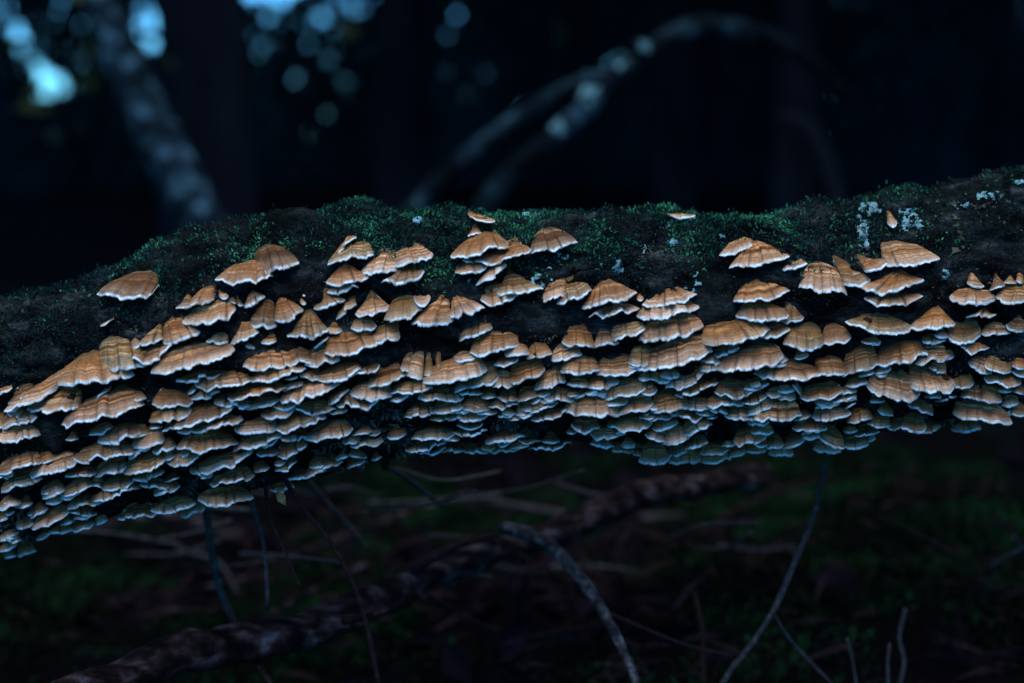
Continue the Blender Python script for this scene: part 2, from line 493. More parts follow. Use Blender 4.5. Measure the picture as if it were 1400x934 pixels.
# lichen crusts and strands on the right shoulder
def flakes(u, v, du, dv, thr, mat, name, slope=0.0):
    """a ragged crust that follows the bark: cells of a fine grid laid on the surface where its own noise is high"""
    st = 1.1
    us = np.arange(-du, du + st, st); vs = np.arange(-dv, dv + st, st)
    P = {}; rows = []
    so = rng.uniform(0, 90)
    for iu, a in enumerate(us):
        for iv, b_ in enumerate(vs):
            e = (a / du) ** 2 + (b_ / dv) ** 2
            f = float(fbm(np.array([a * 0.16, b_ * 0.22, so]), 3)) * 1.3 - e * 0.7 + thr + 0.15
            if f < 0: continue
            h, nor, idx, dist = BV2.ray_cast(Vector(CAM), Vector(ray(u + a + b_ * slope, v + b_)).normalized())
            if h is None: continue
            P[(iu, iv)] = (np.array(h) + np.array(nor) * (0.0012 + min(f, 0.6) * 0.0016) * (1 if nor.y < 0.3 else -1), len(P))
    V = [p[0] - LOGO for p in P.values()]
    Q = []
    for (iu, iv) in P:
        ks = [(iu, iv), (iu + 1, iv), (iu + 1, iv + 1), (iu, iv + 1)]
        if all(k in P for k in ks):
            pts = [P[k][0] for k in ks]
            if max(np.linalg.norm(pts[0] - q) for q in pts) < 0.006: Q.append([P[k][1] for k in ks])
    if not Q: return
    V = np.array(V) + rng.normal(0, 0.00025, (len(V), 3))
    tag(mesh_np(name, V, Q, mat, log), kind='stuff')
for a in [(1190, 284, 17, 9, 0.45), (1180, 314, 11, 34, 0.05), (1241, 300, 26, 22, 0.0), (1255, 307, 9, 7, 0.4), (1237, 291, 7, 6, 0.4), (940, 302, 18, 5, 0.45), (921, 331, 7, 7, 0.3), (880, 342, 5, 7, 0.3),
          (912, 308, 9, 5, 0.2), (990, 323, 7, 4, 0.2), (741, 378, 20, 22, 0.0), (845, 365, 10, 14, 0.25), (950, 394, 16, 20, -0.1), (1350, 268, 24, 9, 0.1), (1318, 282, 13, 9, 0.15), (1395, 250, 12, 4, 0.3),
          (817, 364, 7, 8, 0.0), (720, 295, 30, 5, 0.0), (572, 302, 10, 5, 0.25), (1160, 296, 16, 5, 0.1), (84, 400, 6, 3, 0.3), (1290, 376, 6, 9, 0.2), (765, 350, 24, 14, -0.25), (640, 380, 14, 12, -0.2)]:
    flakes(*a, M_LICHEN, 'lichen_patch')
for a in [(1312, 318, 9, 30, 0.1, 0.4), (1308, 283, 12, 12, 0.1, 0.5), (1340, 284, 18, 6, 0.1, 0), (1310, 345, 12, 5, 0.2, 0), (1180, 330, 14, 30, -0.15, 0)]:
    flakes(*a[:5], M_OLIVE, 'dry_moss_strand', a[5])

# ------------------------------------------------------------------ bracket fungi
# (left rim x, y, right rim x, y, attachment x, y, sag of the rim), read per enlarged tile of the photograph
TILES = [
 (0, 360, 3.891, [
  (525,155,808,150,790,40,22),(535,335,585,300,605,255,4),(680,445,745,425,725,335,8),(735,420,862,400,845,320,10),(858,410,1062,358,930,290,20),(700,520,910,445,830,445,12),
  (525,540,770,530,625,385,30),(330,635,690,585,500,470,20),(35,775,300,680,300,570,10),(35,735,160,690,130,630,6),(140,780,420,755,350,620,10),(410,760,565,680,530,655,8),
  (615,715,768,712,660,650,15),(-70,880,20,860,-10,740,8),(20,875,190,815,80,785,5),(35,790,135,790,80,740,22),(-50,700,60,670,20,650,8),(358,862,745,745,580,695,10),
  (830,570,1225,465,1030,415,25),(945,610,1168,565,1060,565,15),(1050,640,1325,600,1180,550,38),(1025,730,1160,685,1090,645,5),(1000,700,1050,670,1025,640,3),(820,755,1015,740,910,645,8),
  (1145,730,1270,735,1215,685,20),(795,830,1005,770,900,750,42),(795,872,862,862,830,840,5),(875,890,1225,775,1060,740,15),(945,905,1030,890,990,865,8),(1030,900,1275,820,1160,795,12)]),
 (0, 560, 3.891, [
  (-40,168,200,118,90,85,6),(350,165,420,150,390,112,4),(523,150,740,110,630,80,28),(705,185,865,150,800,90,25),(815,215,932,190,880,152,20),(390,255,710,210,560,170,25),
  (690,250,800,205,740,185,6),(880,270,1055,245,960,210,34),(355,350,510,325,440,295,22),(505,355,665,300,600,250,15),(655,320,875,260,780,220,25),(-10,335,210,265,100,235,10),
  (175,350,405,285,300,238,12),(15,425,210,360,100,325,10),(-40,372,30,350,0,335,5),(220,460,345,420,280,385,8),(330,455,490,395,420,355,20),(235,490,330,468,285,452,5),
  (485,390,560,400,520,345,8),(550,415,700,370,640,330,28),(700,375,865,330,790,312,12),(750,405,890,385,820,365,12),(870,385,955,350,910,335,8),(830,455,945,405,890,385,8),
  (1040,325,1305,260,1180,240,15),(1125,395,1340,335,1240,305,15),(1065,475,1330,465,1180,412,30),(960,555,1080,525,1020,495,8),(820,540,1030,495,930,465,15),(630,575,830,535,730,505,20),
  (500,475,730,410,620,405,15),(370,525,540,490,450,465,8),(370,545,510,540,430,515,6),(-10,525,115,500,50,475,5),(155,575,245,520,205,500,5),(-20,590,80,545,30,540,5),
  (100,635,185,595,150,565,12),(180,625,365,545,280,525,15),(310,605,390,575,350,555,6),(385,640,500,605,440,575,20),(500,600,570,575,535,555,6),(260,665,380,625,320,610,8),(390,578,500,560,440,542,4),
  (10,685,100,655,55,630,8),(-10,742,90,720,45,700,6),(95,778,190,750,140,728,8),(25,785,95,772,60,752,6),(195,695,262,660,230,645,6)]),
 (200, 280, 3.891, [
  (365,400,675,375,570,300,12),(575,345,820,298,640,230,25),(153,555,238,540,238,448,4),(212,548,362,508,345,430,4),(180,615,478,560,370,488,34),(320,715,437,735,432,575,6),(434,735,600,680,525,555,4),
  (388,488,437,488,395,445,12),(443,508,482,515,455,483,5),(484,520,516,525,490,475,8),(518,535,632,490,570,462,10),(545,630,695,640,640,500,22),(690,625,836,550,715,465,20),(822,470,862,470,830,378,8),
  (820,530,850,530,825,480,6),(950,405,1185,385,1060,312,18),(960,445,1130,430,1040,405,12),(970,308,1215,250,1120,200,-4),(990,250,1120,180,1075,148,4),(1130,355,1345,345,1290,222,5),
  (880,540,1058,495,960,450,10),(1000,595,1120,530,1085,485,5),(1112,575,1308,530,1200,460,25),(740,705,968,660,860,550,20),(960,665,1043,665,1000,585,15),(1090,650,1225,635,1150,585,18),
  (900,760,975,710,960,685,5),(962,792,1225,745,1060,645,15),(1200,720,1350,690,1290,625,25),(855,860,1020,815,920,735,8),(530,868,775,850,650,745,5),(765,850,888,830,800,730,5),(525,740,590,750,560,705,8),(600,722,692,710,650,665,6)]),
 (280, 460, 3.891, [
  (245,225,520,170,390,150,12),(425,235,500,215,470,200,6),(505,205,630,210,570,165,12),(600,230,830,170,720,150,20),(780,210,920,155,870,145,10),(875,235,1062,195,970,135,30),(1040,170,1105,170,1085,82,15),
  (1068,205,1160,215,1135,78,8),(1158,200,1230,200,1190,68,15),(1230,180,1264,170,1245,78,4),(780,295,990,300,900,235,24),(985,300,1200,265,1110,225,10),(985,335,1085,315,1040,300,8),(410,325,700,250,560,230,25),
  (660,345,765,290,720,270,6),(140,325,425,265,290,240,15),(225,360,385,325,310,305,15),(370,370,485,360,430,330,20),(480,385,690,370,590,325,25),(710,350,910,350,790,300,28),(660,395,760,385,715,368,8),
  (310,420,470,400,390,380,20),(165,495,378,475,270,410,25),(375,495,628,420,500,395,25),(-130,595,165,580,10,495,10),(160,585,395,520,290,505,15),(300,580,392,550,340,538,10),(410,545,545,515,480,498,18),
  (545,535,775,480,670,450,35),(280,615,385,600,330,578,25),(380,615,535,570,455,555,30),(365,660,435,650,400,638,6),(370,700,485,670,430,640,18),(530,730,720,660,630,645,5),(440,765,560,740,500,718,4),
  (580,722,645,708,610,700,3),(690,670,770,640,730,628,4),(750,690,850,655,800,638,4),(765,630,860,640,810,612,6),(880,650,935,630,905,625,3),(780,590,940,555,860,540,6),(870,522,935,515,905,500,5),(1070,420,1225,400,1150,348,10)]),
 (540, 270, 3.891, [
  (-5,355,205,300,70,245,14),(-80,440,155,410,70,355,15),(-62,650,142,600,70,505,15),(-12,385,18,375,5,345,2),(98,530,190,530,135,468,42),(85,665,230,678,240,495,4),(215,680,312,655,260,495,2),
  (278,640,475,585,320,475,10),(396,112,525,125,402,62,12),(385,205,458,185,420,122,0),(525,200,612,222,540,172,4),(295,310,607,250,470,188,12),(425,340,722,275,620,222,20),(725,285,968,235,820,160,20),
  (360,335,420,340,390,303,6),(320,410,498,360,400,340,12),(428,455,592,370,540,360,14),(535,500,788,465,620,390,20),(452,545,652,520,540,450,22),(775,545,915,510,870,385,15),(858,562,1048,490,925,390,15),
  (985,575,1296,495,1110,425,22),(1040,628,1302,580,1180,540,10),(335,738,518,700,440,622,10),(405,820,648,775,545,695,25),(590,828,707,830,650,775,10),(705,845,828,830,750,740,15),(888,770,1064,780,980,665,22),
  (1060,780,1190,765,1110,665,5),(1150,745,1337,690,1235,618,15),(1290,750,1395,720,1340,655,8),(840,850,985,820,905,775,15),(1285,630,1380,610,1330,565,14),(1285,540,1322,540,1300,500,8)]),
 (560, 440, 3.891, [
  (88,325,395,255,260,190,20),(310,345,470,290,400,215,20),(55,395,257,395,150,335,18),(240,375,315,350,280,320,6),(455,230,572,205,510,182,14),(525,300,710,250,620,195,28),(445,345,548,325,490,255,14),
  (670,355,822,310,760,235,10),(813,260,1005,262,910,160,14),(1003,265,1225,245,1100,165,30),(1170,200,1305,200,1240,120,28),(843,340,952,345,900,285,10),(946,345,1080,320,1010,280,15),(1045,385,1257,345,1150,300,25),
  (1245,355,1302,340,1270,305,8),(1215,290,1285,285,1250,262,10),(465,400,577,415,530,345,5),(570,412,680,385,630,335,5),(715,400,872,410,790,345,18),(865,395,937,375,900,360,6),(935,378,1050,370,990,352,8),
  (835,480,1112,482,980,385,15),(1108,482,1295,430,1200,380,14),(622,465,780,435,700,405,20),(650,495,837,470,740,450,20),(565,485,642,485,600,425,15),(635,420,705,390,670,380,8),(415,455,570,440,490,410,10),
  (270,380,382,370,325,355,6),(380,395,462,390,420,352,15),(280,450,427,440,350,385,22),(355,475,462,475,410,452,14),(465,490,562,465,510,455,14),(260,500,407,495,330,460,24),(260,545,382,540,320,515,24),
  (130,480,280,450,200,405,20),(115,515,247,500,180,485,18),(225,420,290,400,255,392,6),(20,612,230,592,120,565,8),(230,600,402,580,310,560,8),(410,632,602,605,500,585,10),(575,632,692,640,640,610,8),
  (640,667,852,635,750,625,8),(-10,690,180,640,90,632,8),(60,710,187,660,120,650,8),(180,690,282,670,230,655,10),(290,670,412,690,350,645,8),(400,675,582,665,490,642,14),(835,582,892,580,862,555,10),
  (868,555,1006,545,940,500,26),(968,590,1142,590,1050,552,20),(1078,560,1282,545,1180,500,22),(1235,490,1287,480,1260,465,8),(965,650,1082,640,1020,618,8),(1085,690,1192,682,1140,655,10),(1125,645,1202,655,1165,625,8),(700,625,800,620,750,600,6)]),
 (840, 270, 3.891, [
  (278,92,428,100,340,52,4),(148,555,437,520,275,435,20),(113,630,462,575,290,540,26),(125,745,472,690,300,615,30),(163,905,502,820,360,745,25),(553,300,752,235,665,182,10),(613,360,932,310,730,240,20),
  (890,370,1032,350,890,248,14),(605,570,652,575,655,465,4),(638,545,927,495,770,425,20),(643,605,917,630,750,540,34),(885,640,1012,635,930,550,30),(458,780,822,705,600,620,25),(778,735,932,710,850,665,20),
  (530,820,657,795,600,772,10),(458,905,567,900,520,825,20),(563,902,882,860,740,780,34),(840,890,922,850,880,815,6),(898,775,1112,770,1010,665,34),(1105,765,1264,740,1170,670,25),(978,470,1242,505,1100,345,12)]),
 (1100, 200, 4.247, [
  (212,785,388,770,200,635,32),(345,718,487,665,330,625,24),(458,660,797,635,520,545,34),(328,830,687,790,530,700,24),(350,880,687,865,500,835,34),(843,870,1117,870,980,815,52),(1110,870,1330,890,1240,785,30),
  (945,790,1052,800,970,725,14),(1075,835,1162,800,1110,735,10),(1160,782,1232,790,1195,745,8),(1230,775,1275,790,1250,715,4),(480,440,537,440,485,378,24)]),
 (1100, 400, 3.893, [
  (213,150,572,180,380,80,34),(553,182,807,155,690,70,25),(690,222,764,240,730,190,8),(760,225,947,215,850,128,40),(865,130,1022,100,950,92,4),(943,215,1102,205,1020,160,10),(1075,165,1200,190,1140,115,30),
  (835,280,972,295,900,250,28),(885,372,1002,415,940,330,18),(963,370,1102,400,1050,315,44),(1100,382,1200,400,1150,325,20),(968,440,1147,480,1060,415,20),(1100,422,1200,450,1150,405,8),(300,265,407,265,350,242,10),
  (65,442,217,425,120,335,8),(200,430,397,380,300,280,10),(383,377,640,330,510,260,14),(598,365,764,350,680,260,8),(285,435,372,420,330,400,8),(368,435,462,400,410,385,8),(343,490,607,540,460,390,50),
  (565,470,792,490,640,380,44),(770,490,897,460,830,425,34),(185,527,282,510,230,465,8),(60,602,182,580,120,565,6),(178,572,277,545,230,540,4),(210,612,272,580,240,575,4),(48,650,237,645,140,592,34),
  (230,680,352,670,290,612,14),(340,692,452,700,400,632,12),(440,690,642,700,560,632,40),(390,622,482,640,430,585,10),(555,600,682,640,630,562,10),(700,562,802,550,750,532,6),(835,550,942,560,890,475,12),
  (930,560,1042,570,980,475,14),(805,640,1092,680,920,562,22),(1060,640,1180,640,1120,582,12),(790,712,932,710,850,685,18),(-10,742,112,710,50,690,8),(93,765,217,820,150,705,24),(210,815,332,800,265,732,14),
  (55,830,187,850,110,780,8),(270,755,392,745,330,695,14),(205,732,282,740,245,705,8),(322,795,377,780,350,755,6),(1020,512,1112,520,1065,490,8),(1108,512,1180,530,1145,490,8)]),
 (840, 440, 3.891, [
  (758,278,1087,290,920,200,22),(128,288,192,295,160,255,8),(190,302,300,295,240,255,12),(273,335,467,275,380,245,34),(328,380,522,345,430,310,18),(198,455,387,450,290,365,22),(378,452,507,455,445,395,12),
  (543,360,727,370,640,300,25),(713,347,817,320,765,292,8),(498,440,682,420,580,370,15),(678,412,807,390,740,355,20),(505,332,552,320,530,305,5),(808,377,897,375,850,335,15),(873,402,967,400,920,345,15),
  (500,462,602,490,550,440,6),(595,487,722,495,660,440,22),(698,477,840,430,780,395,14),(718,505,982,490,850,410,24),(720,522,802,530,760,505,4),(958,327,1007,385,985,310,4),(998,392,1212,375,1110,315,24),
  (1073,432,1162,430,1115,412,8),(1158,412,1284,400,1220,385,6),(148,492,192,485,170,470,6),(188,512,302,500,245,465,15),(310,482,472,490,390,455,28),(203,542,327,520,260,510,24),(168,600,284,642,240,550,8),
  (263,642,392,620,330,540,18),(372,602,512,545,420,510,14),(490,512,547,510,518,490,8),(-20,582,72,565,30,550,6),(38,660,112,650,75,630,6),(98,702,164,710,130,680,8),(140,742,292,730,210,645,20),(263,707,382,690,320,652,18),
  (298,737,457,725,380,685,14),(383,682,492,640,440,602,8),(463,692,602,680,520,645,8),(463,737,612,715,540,690,18),(608,712,702,690,650,665,10),(568,647,652,640,610,615,6),(638,632,802,610,720,555,26),
  (698,692,802,670,750,645,8),(808,662,902,655,850,595,14),(893,662,1002,625,950,592,14),(828,692,942,700,885,668,10),(958,522,1047,495,1000,475,8),(985,560,1122,560,1050,515,18),(1000,602,1102,600,1050,570,10)]),
]
SPEC = []
for ox, oy, sc, rows in TILES:
    for lx, ly, rx, ry, ax, ay, sg in rows:
        if (ly + ry) / 2 / sc + oy > 470 and (rx - lx) / sc > 26:
            e = 0.055
            lx, rx, ly, ry = lx - e * (rx - lx), rx + e * (rx - lx), ly - e * (ry - ly), ry + e * (ry - ly)
        SPEC.append((ox + lx / sc, oy + ly / sc, ox + rx / sc, oy + ry / sc, ox + ax / sc, oy + ay / sc, sg / sc))

def vnormals(v, q):
    n = np.zeros_like(v)
    fn = np.cross(v[q[:, 2]] - v[q[:, 0]], v[q[:, 3]] - v[q[:, 1]])
    for k in range(4):
        np.add.at(n, q[:, k], fn)
    return unit(n)

def bracket(spec, idx, single=True):
    lx, ly, rx, ry, ax, ay, sg = spec
    r = np.random.default_rng(1000 + idx)
    wpx = math.hypot(rx - lx, ry - ly)
    if rx < lx: raise ValueError(spec)
    P = hit_or_near(ax, ay)
    cx, cy = (lx + rx) / 2, (ly + ry) / 2 + sg
    Q = hit_log(cx, cy)
    width = wpx / FPX
    prot = width * r.uniform(0.34, 0.48) + 0.004
    ybase = min(P[1], Q[1]) if Q is not None else P[1]
    RC = at(cx, cy, ybase - prot)
    def corner(u, v):
        q = hit_log(u, v)
        y = (q[1] if q is not None else P[1] + 0.002)
        return at(u, v, min(y, P[1] + 0.006) - 0.22 * prot)
    A, B = corner(lx, ly), corner(rx, ry)
    small = wpx < 26
    na = 20 if wpx < 16 else 34 if small else int(min(110, 44 + wpx * 0.6))
    nt = 9 if small else 15
    # lobes
    nl = 1 if wpx < 22 else max(1, int(round(wpx / r.uniform(12, 25))))
    cuts = np.linspace(-1, 1, nl + 1) + np.concatenate([[0], r.uniform(-0.22, 0.22, max(nl - 1, 0)) * 2 / nl, [0]])
    s = np.linspace(-1, 1, na)
    s = np.sign(s) * np.abs(s) ** 0.92
    b = np.clip(1 - np.abs(s) ** r.uniform(2.0, 2.8), 0, 1) ** r.uniform(0.62, 0.85)
    mid = (A + B) / 2
    half = (B - A) / 2
    skew = r.uniform(-0.16, 0.16)
    rim = mid + s[:, None] * half + b[:, None] * (RC - mid) + (b * skew)[:, None] * half
    # base on the bark
    outdir = unit((RC - P) * np.array([1, 1, 0.0]))
    upper = ay < 425 and (lx + rx) / 2 > 120
    necked = (upper and r.random() < 0.55) or (wpx < 34 and ay < 480 and r.random() < 0.6)
    wb = r.uniform(0.16, 0.26) if necked else (r.uniform(0.34, 0.5) if upper else r.uniform(0.45, 0.7))
    hdir = half * wb
    hdir = hdir - outdir * np.dot(hdir, outdir)
    base = P + s[:, None] * hdir - outdir * 0.007 * (0.4 + 0.6 * b[:, None]) - np.array([0, 0, 0.002]) * (np.abs(s) ** 2)[:, None]
    # notches between lobes, crenulate edge, wavy margin
    notch = np.zeros(na); groove = np.zeros(na); step = np.zeros(na)
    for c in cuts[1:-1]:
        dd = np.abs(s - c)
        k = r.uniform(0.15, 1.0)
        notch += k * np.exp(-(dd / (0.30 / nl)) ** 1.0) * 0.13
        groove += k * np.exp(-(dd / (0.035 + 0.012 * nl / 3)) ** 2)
    lob = r.uniform(-1, 1, nl)
    li = np.clip(np.searchsorted(cuts, s, side='right') - 1, 0, nl - 1)
    step = lob[li]
    ker = np.array([1, 2, 1.0]); ker /= ker.sum()
    step = np.convolve(np.pad(step, 1, 'edge'), ker, 'valid')
    arc = s * width / 2
    sd = idx * 3.77
    cren = fbm(np.stack([arc * 520, np.full(na, sd), np.zeros(na)], 1), 2) * 0.038 + fbm(np.stack([arc * 1300, np.full(na, sd), np.ones(na)], 1), 1) * 0.014
    wav = fbm(np.stack([arc * 170, np.full(na, sd + 7), np.zeros(na)], 1), 2) * 0.0028 * min(1, wpx / 50)
    scale = 1 - notch * (0.4 + 0.6 * b) + cren + step * 0.07
    # top surface: neck, then flare
    t = np.linspace(0, 1, nt)
    t = np.concatenate([t[:-3], [0.90, 0.955, 1.0]]) if nt > 10 else np.concatenate([t[:-2], [0.93, 1.0]])
    nt = len(t)
    pw = r.uniform(0.85, 1.18)
    bulge = r.uniform(-0.05, 0.17)
    Hh = np.linalg.norm(RC - P)
    span = rim - base
    # direction of the surface bulge: up and outward
    upd = unit(np.cross(half, RC - P)); upd = upd if upd[2] > 0 else -upd
    tt = t[:, None]
    f = tt ** pw
    sc_ = 1 + (scale[None] - 1) * np.clip((tt - 0.15) / 0.85, 0, 1) ** 1.3
    hu = half / np.linalg.norm(half)
    sw = span @ hu                              # sideways part of the spread: flares early on shelves, late on necked caps
    pside = r.uniform(1.0, 1.35) if necked else r.uniform(0.58, 0.8)
    rest = span - sw[:, None] * hu
    top = base[None] + rest[None] * (f * sc_)[..., None] + hu * (sw[None] * tt ** pside * sc_)[..., None]
    hgt = bulge * Hh * np.sin(np.pi * np.clip(tt, 0, 1) ** 0.8) * (0.35 + 0.65 * b[None])
    hgt = hgt - groove[None] * 0.0016 * np.clip((tt - 0.2) * 1.6, 0, 1)
    hgt = hgt + step[None] * 0.0018 * np.clip((tt - 0.1) * 1.5, 0, 1)
    ridge = fbm(np.stack([t * 7, np.full(nt, sd), np.zeros(nt)], 1), 2)[:, None] * 0.0009
    hgt = hgt + ridge * np.clip(1 - tt, 0, 1) ** 0.3
    hgt = hgt + fbm(np.stack([np.tile(t[:, None] * 4, (1, na)), np.tile(arc[None] * 110, (nt, 1)), np.full((nt, na), sd)], -1), 2) * 0.0011
    # margin turns down
    hgt = hgt - np.clip((tt - 0.86) / 0.14, 0, 1) ** 2 * 0.0007
    top = top + upd * hgt[..., None] + np.array([0, 0, 1]) * (wav[None] * tt ** 2)[..., None]
    # underside
    thick = 0.0012 * min(1, 0.5 + wpx / 60) * r.uniform(0.8, 1.2)
    tb = np.array([1.0, 0.975, 0.93, 0.80, 0.45, 0.0])
    ub = np.interp(tb, t, np.arange(nt))
    i0 = np.floor(ub).astype(int); i1 = np.minimum(i0 + 1, nt - 1); fr = (ub - i0)[:, None, None]
    low = top[i0] * (1 - fr) + top[i1] * fr
    prof = np.array([0.55, 0.95, 1.0, 1.15, 1.7, 2.4]) * thick
    low = low - upd * prof[:, None, None] * np.clip(0.35 + 0.65 * b[None, :, None], 0, 1) - np.array([0, 0, 0.35]) * prof[:, None, None]
    # soft nose of the rim
    nose = unit(rim - base) * thick * 0.22
    low[0] += nose
    V = np.concatenate([top.reshape(-1, 3), low.reshape(-1, 3)])
    nrow = nt + len(tb)
    q = grid_quads(nrow, na)                   # rows continue from the top sheet over the rim to the underside
    row = q[:, 0] // na
    zone = np.concatenate([np.repeat(t, na), np.ones(na), np.repeat(tb[1:] * 0 + 1.0, na)])
    arcs = np.tile(arc, nrow)
    if np.dot(np.cross(V[q[len(q) // 4][2]] - V[q[len(q) // 4][0]], V[q[len(q) // 4][3]] - V[q[len(q) // 4][1]]), upd) < 0:
        q = q[:, ::-1]
    # side walls
    sides = []
    for col in (0, na - 1):
        for kx in range(len(tb) - 1):
            ta, tc = int(round(ub[kx])), int(round(ub[kx + 1]))
            sides.append([ta * na + col, tc * na + col, (nt + kx + 1) * na + col, (nt + kx) * na + col])
    q_all = np.vstack([q, np.array(sides)])
    nrm = vnormals(V, q)
    seed = (idx * 0.618034) % 1.0
    if not single:
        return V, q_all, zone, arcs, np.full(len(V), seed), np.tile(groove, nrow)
    root = empty('bracket_fungus', P)
    mcut = nt - 3 if nt > 10 else nt - 2
    sel_cap = row < mcut
    sel_mar = (row >= mcut) & (row <= nt + 1)
    sel_por = row > nt + 1
    fs = [('cap', q[sel_cap], M_BRACKET), ('margin', q[sel_mar], M_BRACKET), ('pore_surface', np.vstack([q[sel_por], np.array(sides)]), M_PORE)]
    for nm, qq, mt in fs:
        ids, inv = np.unique(qq, return_inverse=True)
        inv = inv.reshape(-1, 4)
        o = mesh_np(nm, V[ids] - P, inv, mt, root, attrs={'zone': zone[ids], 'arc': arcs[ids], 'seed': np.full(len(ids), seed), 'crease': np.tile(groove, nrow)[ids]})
        if len(o.data.vertices) == len(ids):
            o.data.normals_split_custom_set_from_vertices([tuple(x) for x in nrm[ids]])
    return root, (lx + rx) / 2, (ly + ry) / 2 * 0.55 + ay * 0.45, wpx, top

# the 300 that show largest are things of their own, the smallest shaded ones are one object
order = sorted(range(len(SPEC)), key=lambda i: -(SPEC[i][2] - SPEC[i][0]) * (12 + max(SPEC[i][1], SPEC[i][3]) - SPEC[i][5]) * (0.5 if max(SPEC[i][1], SPEC[i][3]) > 590 else 1))
SINGLE = sorted(order[:300])
BR = []
for i in SINGLE:
    BR.append(bracket(SPEC[i], i))
_V, _Q, _A, _o = [], [], [], 0
rf = random.Random(11)
FILL = []
for k in range(90):                            # little ones tucked between the lower tiers
    u = rf.uniform(-10, 1410)
    t0, b0 = float(interp(TOPL, u)), float(interp(BOTL, u))
    v = t0 + (b0 - t0) * rf.uniform(0.62, 1.03)
    w_ = rf.uniform(16, 34); sl = rf.uniform(-0.28, 0.05) * w_ * (1.4 if u < 600 else 0.4)
    FILL.append((u - w_ / 2, v - sl / 2, u + w_ / 2, v + sl / 2, u + rf.uniform(-3, 3), v - rf.uniform(7, 13), rf.uniform(2, 5)))
base_n = len(SPEC)
SPEC += FILL
for i in sorted(order[300:]) + list(range(base_n, len(SPEC))):
    v, q, z, a, sd_, cr = bracket(SPEC[i], i, False)
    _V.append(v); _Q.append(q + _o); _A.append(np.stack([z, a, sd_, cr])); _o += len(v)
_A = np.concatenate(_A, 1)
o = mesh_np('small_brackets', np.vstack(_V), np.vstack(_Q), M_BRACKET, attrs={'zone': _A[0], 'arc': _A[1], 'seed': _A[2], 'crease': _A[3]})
tag(o, 'smallest bracket fungi filling gaps between larger ones and along the underside', 'bracket fungi', kind='stuff')

# ------------------------------------------------------------------ ground
def ground_z(x, y):
    x = np.asarray(x, float); y = np.asarray(y, float)
    p = np.stack([x, y, np.zeros_like(x)], -1)
    near = np.exp(-((x ** 2 + (y - 1.5) ** 2) / 9.0))
    z = fbm(p * 2.6 + 4, 4) * 0.05 * near + fbm(p * 9 + 1, 3) * 0.022 * near + fbm(p * 0.35 + 2, 3) * 0.12 * (1 - near)
    z = z + 0.05 * np.exp(-(((x - 0.45) / 0.35) ** 2 + ((y - 1.55) / 0.3) ** 2)) - 0.02
    return z
g = np.linspace(-1, 1, 300)
gx = np.sinh(g * 6.0) / np.sinh(6.0) * 160
gy = np.sinh(g * 6.0) / np.sinh(6.0) * 160 + 1.5
X, Y = np.meshgrid(gx, gy, indexing='ij')
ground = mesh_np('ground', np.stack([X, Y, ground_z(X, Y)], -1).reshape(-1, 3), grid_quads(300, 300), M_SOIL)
tag(ground, kind='structure', label='dark forest floor of soil under the log', cat='ground')

def patch(n, cx, cy, sx, sy, ln, wd, lift, mask, name, mat, label, cat):
    x = cx + rng.normal(0, sx, n); y = cy + rng.normal(0, sy, n)
    ok = (y > 0.75) & (mask(x, y) > rng.uniform(0, 1, n))
    x, y = x[ok], y[ok]
    m = len(x)
    p = np.stack([x, y, ground_z(x, y)], 1)
    d = unit(np.stack([rng.normal(0, 1, m), rng.normal(0, 1, m), rng.uniform(lift[0], lift[1], m)], 1))
    nn = unit(np.stack([rng.normal(0, 0.6, m), rng.normal(0, 0.6, m), np.ones(m)], 1))
    L = ln * rng.uniform(0.5, 1.5, m)
    v, q, t = leaf_quads(p, d, nn, L, L * wd, 0.1)
    o = mesh_np(name, v, q, mat, None, t, smooth=False)
    return tag(o, label, cat, kind='stuff')
def m_moss(x, y): return np.clip(fbm(np.stack([x, y, 0 * x], -1) * 5 + 11, 3) * 2.4 + 0.25 + 0.5 * (x > 0.15), 0, 1)
def m_leaf(x, y): return np.clip(0.6 - m_moss(x, y), 0.05, 1)
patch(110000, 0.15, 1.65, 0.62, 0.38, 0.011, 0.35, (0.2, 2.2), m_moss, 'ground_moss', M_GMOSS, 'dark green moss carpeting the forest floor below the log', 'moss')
patch(2600, 0.0, 1.9, 0.9, 0.5, 0.045, 0.55, (-0.1, 0.5), m_leaf, 'leaf_litter', M_LITTER, 'dead brown leaves littering the dark forest floor', 'leaf litter')
patch(3000, 0.2, 1.45, 0.55, 0.3, 0.05, 0.035, (-0.05, 0.5), lambda x, y: 0.8 + 0 * x, 'needle_litter', M_TWIGR, 'fine dry stems and needles scattered over the moss', 'litter')

